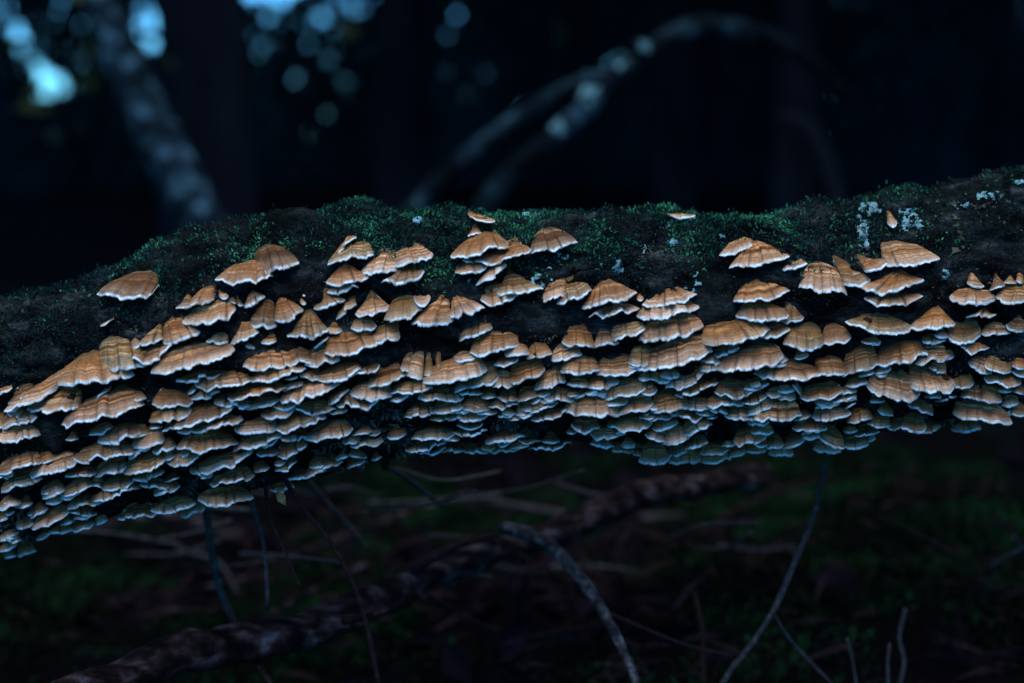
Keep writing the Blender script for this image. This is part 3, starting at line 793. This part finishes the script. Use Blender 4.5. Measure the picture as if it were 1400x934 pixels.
# ------------------------------------------------------------------ twigs, sticks and branches
def twig(name, pts, y0, y1, w0, w1, mat, label=None, cat='twig', parent=None, rough=0.14, sides=9, extra=None, freq=90, bend=0.0):
    n = len(pts)
    ys = np.linspace(y0, y1, n)
    path = np.array([at(u, v, y) for (u, v), y in zip(pts, ys)])
    w = np.linspace(w0, w1, n) / 2 / FPX * ys
    if len(path) > 2:
        path[1:-1] += rng.normal(0, 1, (n - 2, 3)) * w[1:-1, None] * 0.25
    org = path[0] if parent is None else np.array(parent.location)
    ln = np.sum(np.linalg.norm(np.diff(path, axis=0), axis=1))
    arr = tube_arrays(path - org, w, sides, rough, freq, rng.uniform(0, 50), n=int(min(140, max(20, ln / 0.006))))
    if parent is not None:
        return mesh_np(name, arr[0], arr[1], mat, parent, arr[2])
    root = empty(name, org)
    tag(root, label, cat)
    mesh_np('stem', arr[0], arr[1], mat, root, arr[2])
    for pn, ep, ew, em in (extra or []):
        m = len(ep)
        pp = np.array([at(u, v, y) for u, v, y in ep])
        rr = np.linspace(ew[0], ew[1], m) / 2 / FPX
        e = tube_arrays(pp - org, rr, 8, rough, freq, rng.uniform(0, 50), n=24)
        mesh_np(pn, e[0], e[1], em, root, e[2])
    return root

stick = twig('fallen_branch', [(60, 962), (150, 934), (270, 895), (400, 868), (520, 822), (600, 786), (690, 752), (780, 716), (880, 680), (960, 664), (1050, 648)], 0.95, 1.34, 56, 34, M_STICK,
     'thick dark fallen branch with peeling bark slanting below the log', 'branch', rough=0.30, sides=24, freq=48,
     extra=[('stub', [(330, 880, 1.07), (352, 905, 1.05), (372, 938, 1.03)], (16, 8), M_STICK), ('bark_flap', [(610, 800, 1.19), (640, 786, 1.17), (672, 788, 1.16)], (12, 5), M_OLIVE), ('bark_flap', [(470, 848, 1.01), (520, 838, 1.0), (560, 812, 1.03)], (16, 6), M_STICK), ('bark_flap', [(560, 780, 1.12), (620, 748, 1.13), (680, 730, 1.17)], (20, 8), M_TWIGR), ('stub', [(700, 742, 1.2), (716, 765, 1.17)], (18, 9), M_STICK), ('stub', [(268, 884, 1.06), (262, 905, 1.03)], (26, 16), M_STICK)])
# twigs growing out of the log's underside at the knot
for pts, y0, y1, w0, w1, mt, lb in [
    ([(338, 668), (350, 705), (358, 735), (364, 775), (366, 832)], 0.99, 1.0, 8, 5, M_TWIG, 'short grey twig hanging from the knot'),
    ([(362, 660), (370, 705), (388, 750), (411, 803)], 0.96, 0.96, 6, 3.5, M_TWIGR, 'thin reddish twig ending in mid air'),
    ([(385, 648), (412, 688), (452, 742), (484, 800), (500, 850), (512, 900), (520, 950)], 0.95, 0.97, 7, 7, M_TWIGR, 'long thin twig curving down across the fallen branch'),
    ([(524, 560), (530, 600), (526, 640)], 0.96, 1.0, 12, 10, M_STICK, 'dark stub running down between the brackets')]:
    tag(twig('twig', pts, y0, y1, w0, w1, mt, parent=log), lb)
TW = [
 ('twig', [(280, 690), (286, 740), (300, 800), (318, 850), (334, 884)], 1.08, 1.09, 9, 13, M_TWIG, 'grey upright twig meeting the fallen branch at lower left'),
 ('twig', [(412, 648), (442, 682), (472, 714), (505, 752)], 1.16, 1.2, 7, 6, M_TWIG, 'short pale blurred twig slanting behind the long thin twig'),
 ('twig', [(516, 632), (560, 656), (605, 694)], 1.08, 1.16, 7, 7, M_TWIG, 'short grey twig slanting below the log left of centre'),
 ('twig', [(540, 640), (600, 656), (650, 652), (684, 644)], 1.12, 1.18, 5, 4, M_OLIVE, 'thin olive twig lying almost level under the log'),
 ('branch', [(688, 722), (720, 728), (755, 748), (790, 785), (815, 822), (838, 858), (858, 905), (876, 950)], 1.16, 1.0, 20, 13, M_BRANCH, 'lichen flecked branch arching down to the bottom centre'),
 ('twig', [(832, 838), (880, 858), (940, 882), (1002, 897)], 1.06, 1.06, 6, 6, M_TWIGR, 'thin twig joining the forked twig from the left'),
 ('stick', [(40, 760), (90, 728), (150, 712), (230, 708), (300, 724), (345, 745)], 1.75, 1.75, 22, 24, M_STICK, 'blurred arched stick below the left end of the log'),
 ('stick', [(340, 772), (420, 752), (500, 722), (560, 700), (640, 676)], 1.5, 1.6, 9, 8, M_STICK, 'blurred bluish stick rising to the right under the log'),
 ('stick', [(636, 680), (700, 690), (760, 702), (800, 712)], 1.55, 1.6, 9, 9, M_TWIG, 'blurred bluish stick sloping down to the right at centre'),
 ('stick', [(876, 708), (940, 708), (1022, 722)], 1.75, 1.75, 13, 10, M_TWIG, 'level bluish stick in the shade right of centre'),
 ('stick', [(574, 892), (630, 886), (690, 884)], 1.32, 1.32, 10, 9, M_TWIG, 'short level stick near the bottom left of the arching branch'),
 ('stick', [(356, 850), (430, 806), (500, 772)], 1.34, 1.4, 9, 8, M_STICK, 'short blurred stick behind the fallen branch'),
 ('stick', [(1355, 775), (1385, 757), (1425, 738)], 1.25, 1.2, 7, 7, M_TWIG, 'pale twig entering at the right edge above the moss'),
 ('twig', [(1238, 832), (1230, 870), (1236, 905), (1228, 945)], 1.12, 1.10, 6, 6, M_TWIG, 'upright twig in the moss at lower right'),
 ('twig', [(1158, 872), (1166, 905), (1172, 945)], 1.1, 1.08, 4, 4, M_TWIG, 'short upright twig left of the lower right twigs'),
 ('twig', [(1216, 880), (1214, 910), (1215, 945)], 1.08, 1.06, 4, 5, M_TWIG, 'pale straight twig beside the upright twig at lower right'),
 ('twig', [(1066, 746), (1020, 775), (980, 820), (950, 850)], 1.5, 1.35, 4, 4, M_TWIGR, 'thin brownish stem leaning left of the forked twig'),
 ('twig', [(950, 812), (960, 860), (962, 945)], 1.2, 1.15, 5, 5, M_TWIGR, 'dark reddish stem at the bottom right of the arching branch'),
 ('stick', [(760, 850), (830, 828), (900, 818)], 1.5, 1.6, 9, 8, M_TWIGR, 'dark blurred stick lying behind the arching branch'),
]
for a in TW: twig(*a)
TANGLE = ['thin dark stem in the tangle under the left end of the log', 'thin dark stem in the tangle under the middle of the log', 'thin dark stem in the tangle on the mossy right']
rt = random.Random(5)
for k in range(64):
    near_ = k >= 44
    u = rt.uniform(150, 1050) if near_ else rt.uniform(20, 1390); v = rt.uniform(668, 780) if near_ else rt.uniform(700, 915); y = rt.uniform(1.15, 1.5) if near_ else rt.uniform(1.25, 1.75)
    an = rt.uniform(-0.9, 0.9) * (0.4 if near_ else 1) + (math.pi if rt.random() < 0.5 else 0); l_ = rt.uniform(60, 190)
    pts = [(u, v), (u + math.cos(an) * l_ * 0.5 + rt.uniform(-12, 12), v + math.sin(an) * l_ * 0.35 + rt.uniform(-12, 12)), (u + math.cos(an) * l_, v + math.sin(an) * l_ * 0.7)]
    z3 = 0 if u < 467 else 1 if u < 933 else 2
    o = twig('twig', pts, y, y + rt.uniform(-0.15, 0.15), rt.uniform(3.5, 9), rt.uniform(2.5, 5), M_TWIG if near_ else rt.choice([M_TWIG, M_TWIGR, M_TWIGR, M_STICK]), TANGLE[z3])
    o['group'] = ['stems under the left end', 'stems under the middle', 'stems on the mossy right'][z3]
twig('forked_twig', [(1134, 610), (1124, 655), (1110, 712), (1090, 762), (1060, 832), (1030, 878), (1000, 915), (975, 955)], 1.06, 1.04, 7, 9, M_TWIG, 'long bare twig with a side shoot hanging right of centre',
     extra=[('side_shoot', [(1057, 838, 1.05), (1085, 880, 1.06), (1150, 948, 1.07)], (5, 4), M_TWIG)])

def leaf_thing(name, u, v, y, ln, wd, dirn, nrm, mat, label):
    c = at(u, v, y)
    d = unit(np.array(dirn, float)); n_ = unit(np.array(nrm, float)); s = np.cross(d, n_); n_ = np.cross(s, d)
    a = np.linspace(0, 1, 11); b = np.linspace(-1, 1, 7)
    A, B = np.meshgrid(a, b, indexing='ij')
    w = wd * np.sin(np.pi * np.clip(A, 0.02, 0.985) ** 0.8) * (1 + 0.12 * np.sin(A * 40))
    P = (A[..., None] - 0.5) * ln * d + (B * w * 0.5)[..., None] * s + ((np.abs(B) ** 1.5) * wd * 0.22 + 0.10 * ln * np.sin(A * 3 + B) )[..., None] * n_
    top = P.reshape(-1, 3); bot = top - n_ * 0.0006
    q = grid_quads(11, 7)
    root = empty(name, c)
    mesh_np('blade', np.vstack([top, bot]), np.vstack([q, q[:, ::-1] + len(top)]), mat, root)
    st = tube_arrays(np.array([-0.5 * ln * d, -0.62 * ln * d + n_ * 0.05 * ln, -0.78 * ln * d]), [0.0012, 0.001, 0.001], 6, 0.05, 100, 0, 8)
    mesh_np('stalk', st[0], st[1], mat, root, st[2])
    tag(root, label, 'leaf')
leaf_thing('leaf', 386, 682, 0.94, 0.011, 0.006, (0.5, -0.2, -0.75), (-0.2, -1, 0.4), M_BUD, 'tiny yellow green leaf hanging by the knot twigs')
leaf_thing('dead_leaf', 706, 872, 1.25, 0.05, 0.026, (0.45, 0.1, 0.8), (-0.3, -1, 0.3), M_LITTER, 'curled brown dead leaf standing at the bottom centre')
leaf_thing('dead_leaf', 752, 806, 1.5, 0.07, 0.045, (0.9, 0.2, 0.35), (-0.2, -0.9, 0.6), mat_noise('russet_leaf', [(0.3, (0.10, 0.03, 0.02)), (0.7, (0.17, 0.06, 0.035))], 30), 'russet dead leaf behind the arching branch')
leaf_thing('dead_leaf', 1122, 838, 1.35, 0.05, 0.03, (0.9, 0.2, 0.25), (-0.1, -0.8, 0.7), M_LITTER, 'pinkish brown dead leaf lying on the moss at lower right')
leaf_thing('dead_leaf', 735, 655, 2.6, 0.11, 0.07, (0.1, 0.2, 0.9), (0, -1, 0.2), mat_noise('mauve_leaf', [(0.3, (0.018, 0.014, 0.022)), (0.7, (0.032, 0.025, 0.038))], 30), 'blurred mauve dead leaf under the middle of the log')

# ------------------------------------------------------------------ the wood behind
GAPS = [  # openings in the far thicket through which the sky shows: photo x, y, half width, half height, slant
 (211, 38, 15, 24, 0), (84, 118, 16, 13, 0), (56, 62, 6, 48, 0.5), (160, 56, 6, 38, 0.12), (322, -4, 13, 15, 0), (14, 102, 6, 5, 0), (372, -12, 34, 9, 0), (962, -4, 5, 10, 0), (30, 20, 4, 22, 0.4), (440, 22, 0, 0, 0), (486, 2, 3, 2, 0), (576, 32, -3, -3, 0), (560, -8, 22, 3, 0), (86, 158, 3, -2, 0)]
FY = 14.0
def far_density(x, z):
    u = 700 + x / FY * FPX
    s = (z - CAM[2]) / FY
    v = 467 - FPX * math.tan(1) / math.tan(1) * np.tan(np.arctan(s) + PITCH)
    d = np.ones_like(x)
    for gu, gv, hu, hv, sl in GAPS:
        uu = u - gu - sl * (v - gv)
        d = np.where((uu / (hu + 9)) ** 2 + ((v - gv) / (hv + 9)) ** 2 < 1, 0.0, d)
    # thinner foliage high up between the gaps
    haze = np.exp(-((u - 480) / 170) ** 2) * np.clip((190 - v) / 190, 0, 1)
    return d * (1 - 0.0 * haze), haze, u, v
n = 190000
x = rng.uniform(-7.5, 7.5, n); z = rng.uniform(-0.2, 5.0, n)
d, haze, u, v = far_density(x, z)
cl = fbm(np.stack([x * 2.2, z * 2.2, 0 * x], -1) + 40, 3)
up_ = np.clip((230 - v) / 230, 0, 1)
keep = 1 - 0.36 * up_ * np.where(u > 640, 0.3, 1.0) - 0.17 * np.exp(-((u - 470) / 190) ** 2) * up_
ok = ((d > 0.5) | (rng.uniform(0, 1, n) < 0.03)) & (rng.uniform(0, 1, n) < keep)
x, z = x[ok], z[ok]
m = len(x)
yy = FY + rng.normal(0, 0.25, m) + 0.3 * np.sin(x * 3)
p = np.stack([x, yy, z + ground_z(x, yy) * 0], 1)
dd = unit(rng.normal(0, 1, (m, 3)) * np.array([1, 0.5, 1])); nn = unit(rng.normal(0, 0.7, (m, 3)) + np.array([0, -1, 0.3]))
L = rng.uniform(0.09, 0.17, m)
vv, q, t = leaf_quads(p - dd * L[:, None] * 0.5, dd, nn, L, L * 0.6, 0.1)
fw = mesh_np('far_thicket', vv, None, M_FARLEAF, None, t, smooth=False)
tag(fw, 'dark blurred thicket closing off the wood behind the log', 'thicket', kind='stuff')

def make_tree(seed, h=9.0, r0=0.13, cr=2.2):
    rs = np.random.default_rng(seed)
    pts = [np.array([0, 0, -0.15])]
    for k in range(1, 7):
        pts.append(np.array([rs.normal(0, 0.05) * k * 0.5, rs.normal(0, 0.05) * k * 0.5, h * k / 6]))
    tr = tube_arrays(pts, np.array([1.35, 1.0, 0.9, 0.78, 0.6, 0.4, 0.12]) * r0, 14, 0.10, 5, seed, 60)
    root = bpy.data.objects.new('tree', None); link(root)
    mesh_np('trunk', tr[0], tr[1], M_TRUNK, root, tr[2])
    limbs = []
    for k in range(9):
        z0 = h * rs.uniform(0.33, 0.85); a = rs.uniform(0, 6.28); ll = cr * rs.uniform(0.5, 0.95)
        c0 = np.array([0, 0, z0]); c1 = c0 + np.array([math.cos(a), math.sin(a), 0.5]) * ll * 0.5; c2 = c0 + np.array([math.cos(a + 0.2), math.sin(a + 0.2), 0.75]) * ll
        limbs.append(tube_arrays([c0, c1, c2], [r0 * 0.35, r0 * 0.22, r0 * 0.06], 7, 0.1, 6, seed, 12))
    lv, lq, lt = merge(limbs)
    mesh_np('limbs', lv, lq, M_TRUNK, root, lt)
    nC = 46
    cc = unit(rs.normal(0, 1, (nC, 3))) * rs.uniform(0.25, 1, (nC, 1)) ** 0.5 * np.array([cr, cr, h * 0.34]) * 0.85 + np.array([0, 0, h * 0.66])
    ci = rs.integers(0, nC, 2400)
    lp = cc[ci] + rs.normal(0, 0.30, (2400, 3))
    ld = unit(rs.normal(0, 1, (2400, 3))); ln_ = unit(rs.normal(0, 0.6, (2400, 3)) + np.array([0, 0, 1]))
    LL = rs.uniform(0.24, 0.40, 2400)
    cv, _, ct = leaf_quads(lp, ld, ln_, LL, LL * 0.6, 0.1)
    mesh_np('crown', cv, None, M_LEAF, root, ct, smooth=False)
    return root
def dup(root, loc, rz, sc):
    r = root.copy(); link(r)
    r.location = loc; r.rotation_euler = (0, 0, rz); r.scale = (sc, sc, sc)
    for ch in list(root.children):
        c = ch.copy(); link(c, r)
    return r
protos = [make_tree(s, 9.0, rr, cr) for s, rr, cr in ((1, 0.12, 2.2), (2, 0.09, 2.0), (3, 0.15, 2.5))]
tag_list = []
def az_ok(x, y):
    u = 700 + x / y * FPX
    return all(abs(u - c) > w + 0.15 / y * FPX for c, w in ((211, 45), (82, 60), (160, 40), (340, 35), (480, 26)))
used = [False] * 3
placed = []
placed_objs = []
INV, OUT = [], []
def plant(x, y, k, sc, label, group=None):
    z = float(ground_z(np.array(x), np.array(y)))
    if not used[k]:
        used[k] = True; o = protos[k]
        o.location = (x, y, z); o.rotation_euler = (0, 0, random.uniform(0, 6)); o.scale = (sc, sc, sc)
    else:
        o = dup(protos[k], (x, y, z), random.uniform(0, 6), sc)
    tag(o, label, 'tree', group)
    placed.append((x, y)); placed_objs.append(o)
    return o
plant(-0.92, 4.4, 0, 1.0, 'thick black tree trunk standing upright at the upper left')
tries = 0
while len(placed) < 62 and tries < 6000:
    tries += 1
    a = random.uniform(0, 2 * math.pi); r = random.uniform(3.9, 12.5)
    x, y = r * math.sin(a), 0.7 + r * math.cos(a)
    deg = math.degrees(a)
    if abs(deg - 188) < 48: continue
    if any((x - px) ** 2 + (y - py) ** 2 < 1.7 ** 2 for px, py in placed): continue
    inview = y > 0 and abs(x / y) < 0.42
    if inview and (not az_ok(x, y) or y < 5.5 or y > 13.2): continue
    if y > 0 and abs(x / y) < 0.3 and abs(x) < 0.3: continue
    if inview:
        u_ = 700 + x / y * FPX
        plant(x, y, random.randrange(3), random.uniform(0.85, 1.15), f'dark blurred trunk in the wood, {"TH"}', 'trees of the wood behind the log')
        INV.append((u_, placed_objs[-1]))
    else:
        OUT.append((x, y, random.randrange(3), random.uniform(0.85, 1.15), random.uniform(0, 6)))
        placed.append((x, y))
ORD = ['leftmost', 'second', 'third', 'fourth', 'fifth', 'sixth', 'seventh', 'eighth', 'ninth', 'tenth']
INV.sort(key=lambda p: p[0])
for k, (u_, o) in enumerate(INV):
    o['label'] = (ORD[k] + ' from the left' if k else 'leftmost') + ' of the dim blurred trunks in the wood behind'
parts = []
for x, y, k, sc, rz in OUT:                    # unseen trees added around the log to shade the scene, joined as one mass
    for ch in protos[k].children:
        me = ch.data
        v = np.empty(len(me.vertices) * 3, np.float32); me.vertices.foreach_get('co', v); v = v.reshape(-1, 3) * sc
        c_, s_ = math.cos(rz), math.sin(rz)
        v = np.stack([v[:, 0] * c_ - v[:, 1] * s_ + x, v[:, 0] * s_ + v[:, 1] * c_ + y, v[:, 2]], 1)
        q = [tuple(p.vertices) for p in me.polygons]
        parts.append((v, np.array([p for p in q if len(p) == 4]), np.array([p for p in q if len(p) == 3])))
v, q, t = merge(parts)
tag(mesh_np('added_shade_trees', v, q, M_LEAF, None, t, smooth=False), 'unseen mass of trees added around the log as shade', 'wood', kind='stuff')

# the grey leaning trunk at the upper left
lean = empty('leaning_tree', at(330, 420, 2.6))
LO = np.array(lean.location)
pp = np.array([at(355, 470, 2.6), at(300, 350, 2.6), at(255, 258, 2.62), at(205, 165, 2.66), at(150, 40, 2.7), at(110, -60, 2.75), at(50, -240, 2.8), at(-60, -600, 2.9)])
pp = np.vstack([np.array([pp[0][0] + 0.08, 2.6, -0.05]), pp])
ar = tube_arrays(pp - LO, np.array([0.050, 0.045, 0.042, 0.040, 0.037, 0.035, 0.033, 0.028, 0.016]), 18, 0.14, 16, 3.0, 120)
mesh_np('trunk', ar[0], ar[1], M_LEAN, lean, ar[2])
tip = pp[-1] - LO
nC = 2600
cp = tip + rng.normal(0, 1, (nC, 3)) * np.array([0.5, 0.5, 0.45]) + np.array([-0.25, 0.15, 0.25])
LL = rng.uniform(0.05, 0.11, nC)
cv, _, ct = leaf_quads(cp, unit(rng.normal(0, 1, (nC, 3))), unit(rng.normal(0, 0.6, (nC, 3)) + np.array([0, 0, 1])), LL, LL * 0.6, 0.1)
mesh_np('crown', cv, None, M_LEAF, lean, ct, smooth=False)
tag(lean, 'grey lichened trunk leaning left behind the left half of log', 'tree')

# bare fallen boughs arching behind the log
def bough(pts, ys, ws, label, spots):
    path = np.array([at(u, v, y) for (u, v), y in zip(pts, ys)])
    root = empty('bare_bough', path[0])
    rr = np.array(ws) / 2 / FPX * np.array(ys)
    a_ = tube_arrays(path - path[0], rr, 14, 0.16, 22, rng.uniform(0, 9), 90)
    mesh_np('stem', a_[0], a_[1], M_GREYTRUNK if spots or 'rising' in label else M_TRUNK, root, a_[2])
    for su, sv, sy, sz in spots:
        c = at(su, sv, sy) - path[0] + np.array([0, -0.018, 0.012])
        k = 40
        lp = c + rng.normal(0, sz * 0.45, (k, 3))
        l_ = leaf_quads(lp, unit(rng.normal(0, 1, (k, 3))), unit(rng.normal(0, 0.5, (k, 3)) + np.array([0, -0.6, 1])), np.full(k, sz * 0.9), np.full(k, sz * 0.8), 0.15)
        mesh_np('lichen_tuft', l_[0], None, M_LICHEN, root, l_[2], smooth=False)
    tag(root, label, 'branch')
bough([(520, 330), (572, 284), (620, 230), (665, 196), (740, 140), (800, 110), (850, 92)], [2.25] * 7, [34, 32, 29, 26, 22, 16, 10], 'blurred bare bough rising left of the crest bracket', [])
bough([(640, 330), (668, 276), (712, 222), (762, 184), (806, 142), (846, 100), (900, 62), (964, 36), (1040, 48), (1100, 80), (1150, 124), (1190, 170)], [2.2, 2.2, 2.2, 2.2, 2.2, 2.22, 2.25, 2.28, 2.3, 2.3, 2.32, 2.36], [36, 32, 26, 24, 25, 28, 30, 30, 28, 22, 15, 8],
      'blurred lichened bough arching over the middle of the log', [(846, 100, 2.21, 0.006), (806, 142, 2.2, 0.011), (762, 186, 2.2, 0.009), (880, 76, 2.23, 0.007)])
bough([(1148, 330), (1140, 260), (1120, 200), (1095, 168), (1060, 160)], [3.0] * 5, [30, 26, 22, 18, 10], 'dim bent bough stump behind the right half of the log', [])

# ------------------------------------------------------------------ what each bracket is called
LM = [
 (172,385,'lone fan bracket on the left shoulder','lone tan fan bracket high on the mossy left shoulder'),
 (147,432,'tiny sliver bracket on the left moss','tiny sliver bracket alone on dark moss below the lone left fan'),
 (330,368,'upper left wide bracket','wide pale rimmed bracket half covered by the topmost large left bracket'),
 (379,350,'topmost large left bracket','large pointed bracket topping the left clusters, overlapping another'),
 (185,472,'left shell triplet','right and largest shell of three joined on the left slope'),
 (167,480,'grey stained left bracket','pointed bracket with a bluish grey stained band on the left slope'),
 (130,508,'pale cream left bracket','pale cream bracket with thick lobed rim low on the left slope'),
 (72,540,'holed left bracket','brown bracket with a dark hole near the left edge'),
 (264,488,'broad five lobed left bracket','broad many lobed tan bracket below the left shell triplet'),
 (141,570,'long shallow left bracket','long shallow tilted bracket standing apart on dark bark at left'),
 (161,592,'oval left bracket','oval shelf alone under the long shallow left bracket'),
 (472,328,'tip bracket of the left centre column','small white edged bracket topping the left centre column'),
 (483,345,'second bracket of the left centre column','slanting pale bracket just under the tip of left centre column'),
 (518,352,'bell bracket beside the left centre column','bell shaped bracket right of the left centre column'),
 (566,345,'upper bracket of the pale pair','pale tan bracket right of the bell bracket, left of crest group'),
 (480,462,'large lobed left centre bracket','large tan bracket with a greenish streak in the left centre'),
 (423,443,'smooth fan bracket at left centre','smooth olive based fan bracket in the left centre'),
 (655,297,'crest bracket at top centre','small pink bracket on the mossy crest at top centre'),
 (648,311,'stub bracket under the crest','stubby white tipped bracket just under the crest bracket'),
 (655,330,'wide top centre bracket','wide pinkish bracket leading the top centre group'),
 (690,340,'overlapped top centre bracket','wide bracket partly covered by the wide top centre bracket'),
 (757,326,'solitary right bell bracket','broad bell bracket alone right of the top centre group'),
 (710,383,'large centre bracket','large tan bracket left of the pale lichen speckles at centre'),
 (575,404,'little cream bracket between fans','little cream tongue bracket wedged between fan brackets'),
 (637,415,'right fan of the fan trio','right and widest fan of the trio below the top centre'),
 (757,390,'left bracket of the necked twins','left one of two narrow necked brackets right of pale lichen'),
 (785,390,'right bracket of the necked twins','right one of two narrow necked brackets right of pale lichen'),
 (833,398,'scalloped bracket under the blue patch','wide scalloped bracket just under a bluish lichen patch'),
 (652,445,'twisted rimless bracket','twisted smooth brown bracket without a pale rim on bare bark'),
 (675,466,'bracket under the twisted one','fan bracket right below the twisted rimless bracket'),
 (737,475,'little bell bracket','little bell bracket with a thin neck on dark bark'),
 (915,396,'top bracket of the right centre stack','pointed bracket topping the neat stack right of centre'),
 (914,415,'three lobed shelf of the right centre stack','three lobed shelf second in the stack right of centre'),
 (917,440,'third shelf of the right centre stack','many lobed shelf third in the stack right of centre'),
 (926,482,'broad ribbed bracket below the stack','broad ribbed tan bracket just below the right centre stack'),
 (928,290,'bracket lying on the crest','small curled pink bracket lying on the crest beside cyan lichen'),
 (1008,332,'left bracket of the upper right trio','left and highest of three brackets in the upper right trio'),
 (1038,346,'middle bracket of the upper right trio','wide middle bracket of the upper right trio'),
 (1087,352,'right bracket of the upper right trio','small white tipped right bracket of the upper right trio'),
 (1004,455,'deep ribbed right bracket','deep ribbed bracket with greenish top right of the stack'),
 (1125,382,'wide foot bracket at right','wide bracket with dark top left of the tongue bracket at right'),
 (1168,373,'tongue bracket at right','long tongue shaped bracket pointing down right'),
 (1249,345,'highest right bracket','highest and palest bracket of the right hand cluster'),
 (1220,384,'lobed bracket under the highest right one','two lobed bracket below the highest right bracket'),
 (1215,298,'bud bracket among lichen','tiny white tipped bud bracket among cyan lichen at upper right'),
 (1331,408,'round rimmed far right bracket','bracket with thick round pale rim near the right edge'),
 (1200,436,'red spotted right bracket','wide bracket with a dark red spot on the right'),
 (1275,432,'wide neighbour of the red spotted bracket','wide bracket joined to the right of the red spotted one'),
 (1222,522,'plain brown facing bracket','plain speckled brown bracket facing the viewer at lower right'),
 (1275,512,'black holed right bracket','tan bracket with a black hole right of the brown facing one'),
 (588,500,'finger bracket','narrow finger shaped bracket in a row of upright fingers'),
 (620,508,'large bracket right of the fingers','large rippled bracket just right of the finger brackets'),
 (812,552,'long many lobed lower shelf','long many lobed shelf near the lower middle of log'),
 (1315,565,'big furrowed lower right bracket','big furrowed shaded bracket at the lower right edge of log'),
 (450,595,'round lower left centre bracket','rounded bracket with thick blue rim beside bare rootlets'),
 (300,602,'long lower left shelf','long shelf with blue rim above the dark hollow at lower left'),
 (917,602,'drooping lower right centre bracket','drooping ribbed bracket low on the log right of centre'),
]
C_ = [(b[1], b[2]) for b in BR]
lm_of = {}
for x, y, sh, lb in LM:
    k = min((i for i in range(len(BR)) if i not in lm_of), key=lambda i: (C_[i][0] - x) ** 2 + 1.5 * (C_[i][1] - y) ** 2)
    lm_of[k] = (sh, lb)
DIRS = ['right of', 'below and right of', 'directly below', 'below and left of', 'left of', 'above and left of', 'directly above', 'above and right of']
def sector(dx, dy): return int(((math.degrees(math.atan2(dy, dx)) + 22.5) % 360) // 45)
RANK = ['nearest', 'second', 'third', 'fourth', 'fifth', 'sixth', 'seventh', 'eighth', 'ninth', 'tenth']
G_ALL = 'bracket fungi growing on the log'
seen = set()
for i, b in enumerate(BR):
    root, x, y, w = b[0], b[1], b[2], b[3]
    low = y > float(interp(BOTL, x)) - 26
    if i in lm_of:
        tag(root, lm_of[i][1], 'bracket fungus', G_ALL); seen.add(lm_of[i][1]); continue
    if low and w < 62:
        zone_ = 'left third' if x < 467 else 'middle third' if x < 933 else 'right third'
        tag(root, 'small shaded bracket with dim rim on the underside of log, ' + zone_, 'bracket fungus', 'shaded underside brackets, ' + zone_)
        continue
    best = None
    for k, (sh, lb) in lm_of.items():
        dx, dy = x - C_[k][0], y - C_[k][1]
        sc = sector(dx, dy); ds = math.hypot(dx, dy)
        if ds > 260: continue
        rank = sum(1 for j in range(len(BR)) if j != i and j != k and sector(C_[j][0] - C_[k][0], C_[j][1] - C_[k][1]) == sc and math.hypot(C_[j][0] - C_[k][0], C_[j][1] - C_[k][1]) < ds)
        if rank < 10 and (best is None or rank * 60 + ds < best[0]):
            best = (rank * 60 + ds, rank, sc, sh)
    size = 'large' if w > 70 else 'medium' if w > 36 else 'small'
    lab = f'{size} tan bracket, {RANK[best[1]]} {DIRS[best[2]]} the {best[3]}'
    if lab in seen: print('DUP', lab)
    seen.add(lab)
    tag(root, lab, 'bracket fungus', G_ALL)
    if len(lab.split()) > 16: print('LONG', lab)

# dark crusts and holes on single caps
def crust(px, py, sz):
    i = min(range(len(BR)), key=lambda k: min((BR[k][1] - px) ** 2, 1e9) + (BR[k][2] - py) ** 2)
    root, top = BR[i][0], BR[i][4]
    d = unit(np.array(ray(px, py)))
    rel = top.reshape(-1, 3) - CAM
    off = np.linalg.norm(rel - (rel @ d)[:, None] * d, axis=1)
    c = top.reshape(-1, 3)[np.argmin(off)]
    if off.min() > 0.006: return
    P = np.array(root.location)
    m = 14
    th = np.linspace(0, 2 * np.pi, m, endpoint=False)
    a = np.array([1, 0, 0.0]); b_ = unit(np.array([0, -0.75, -0.66])); n_ = np.cross(a, b_); n_ = n_ if n_[2] > 0 else -n_
    rr = sz * rng.uniform(0.7, 1.2, m)
    ring = c - P + a * (np.cos(th) * rr)[:, None] + b_ * (np.sin(th) * rr * 0.8)[:, None] + n_ * 0.0004
    inn = c - P + (ring - (c - P)) * 0.5 + n_ * 0.0012
    k = np.arange(m); k2 = (k + 1) % m
    v_ = np.vstack([ring - n_ * 0.002, ring, inn, (c - P + n_ * 0.001)[None]])
    q_ = np.vstack([np.stack([k, k2, k2 + m, k + m], 1), np.stack([k + m, k2 + m, k2 + 2 * m, k + 2 * m], 1)])
    t_ = np.stack([k + 2 * m, k2 + 2 * m, np.full(m, 3 * m)], 1)
    tag(mesh_np('dark_crust', v_, q_, M_DARKFLAKE, root, t_), 'dark crusted hole in the cap')
for a in ((98, 543, 0.0032), (340, 537, 0.0030), (1186, 438, 0.0028), (1291, 516, 0.0038), (475, 413, 0.002), (731, 484, 0.0012)):
    crust(*a)
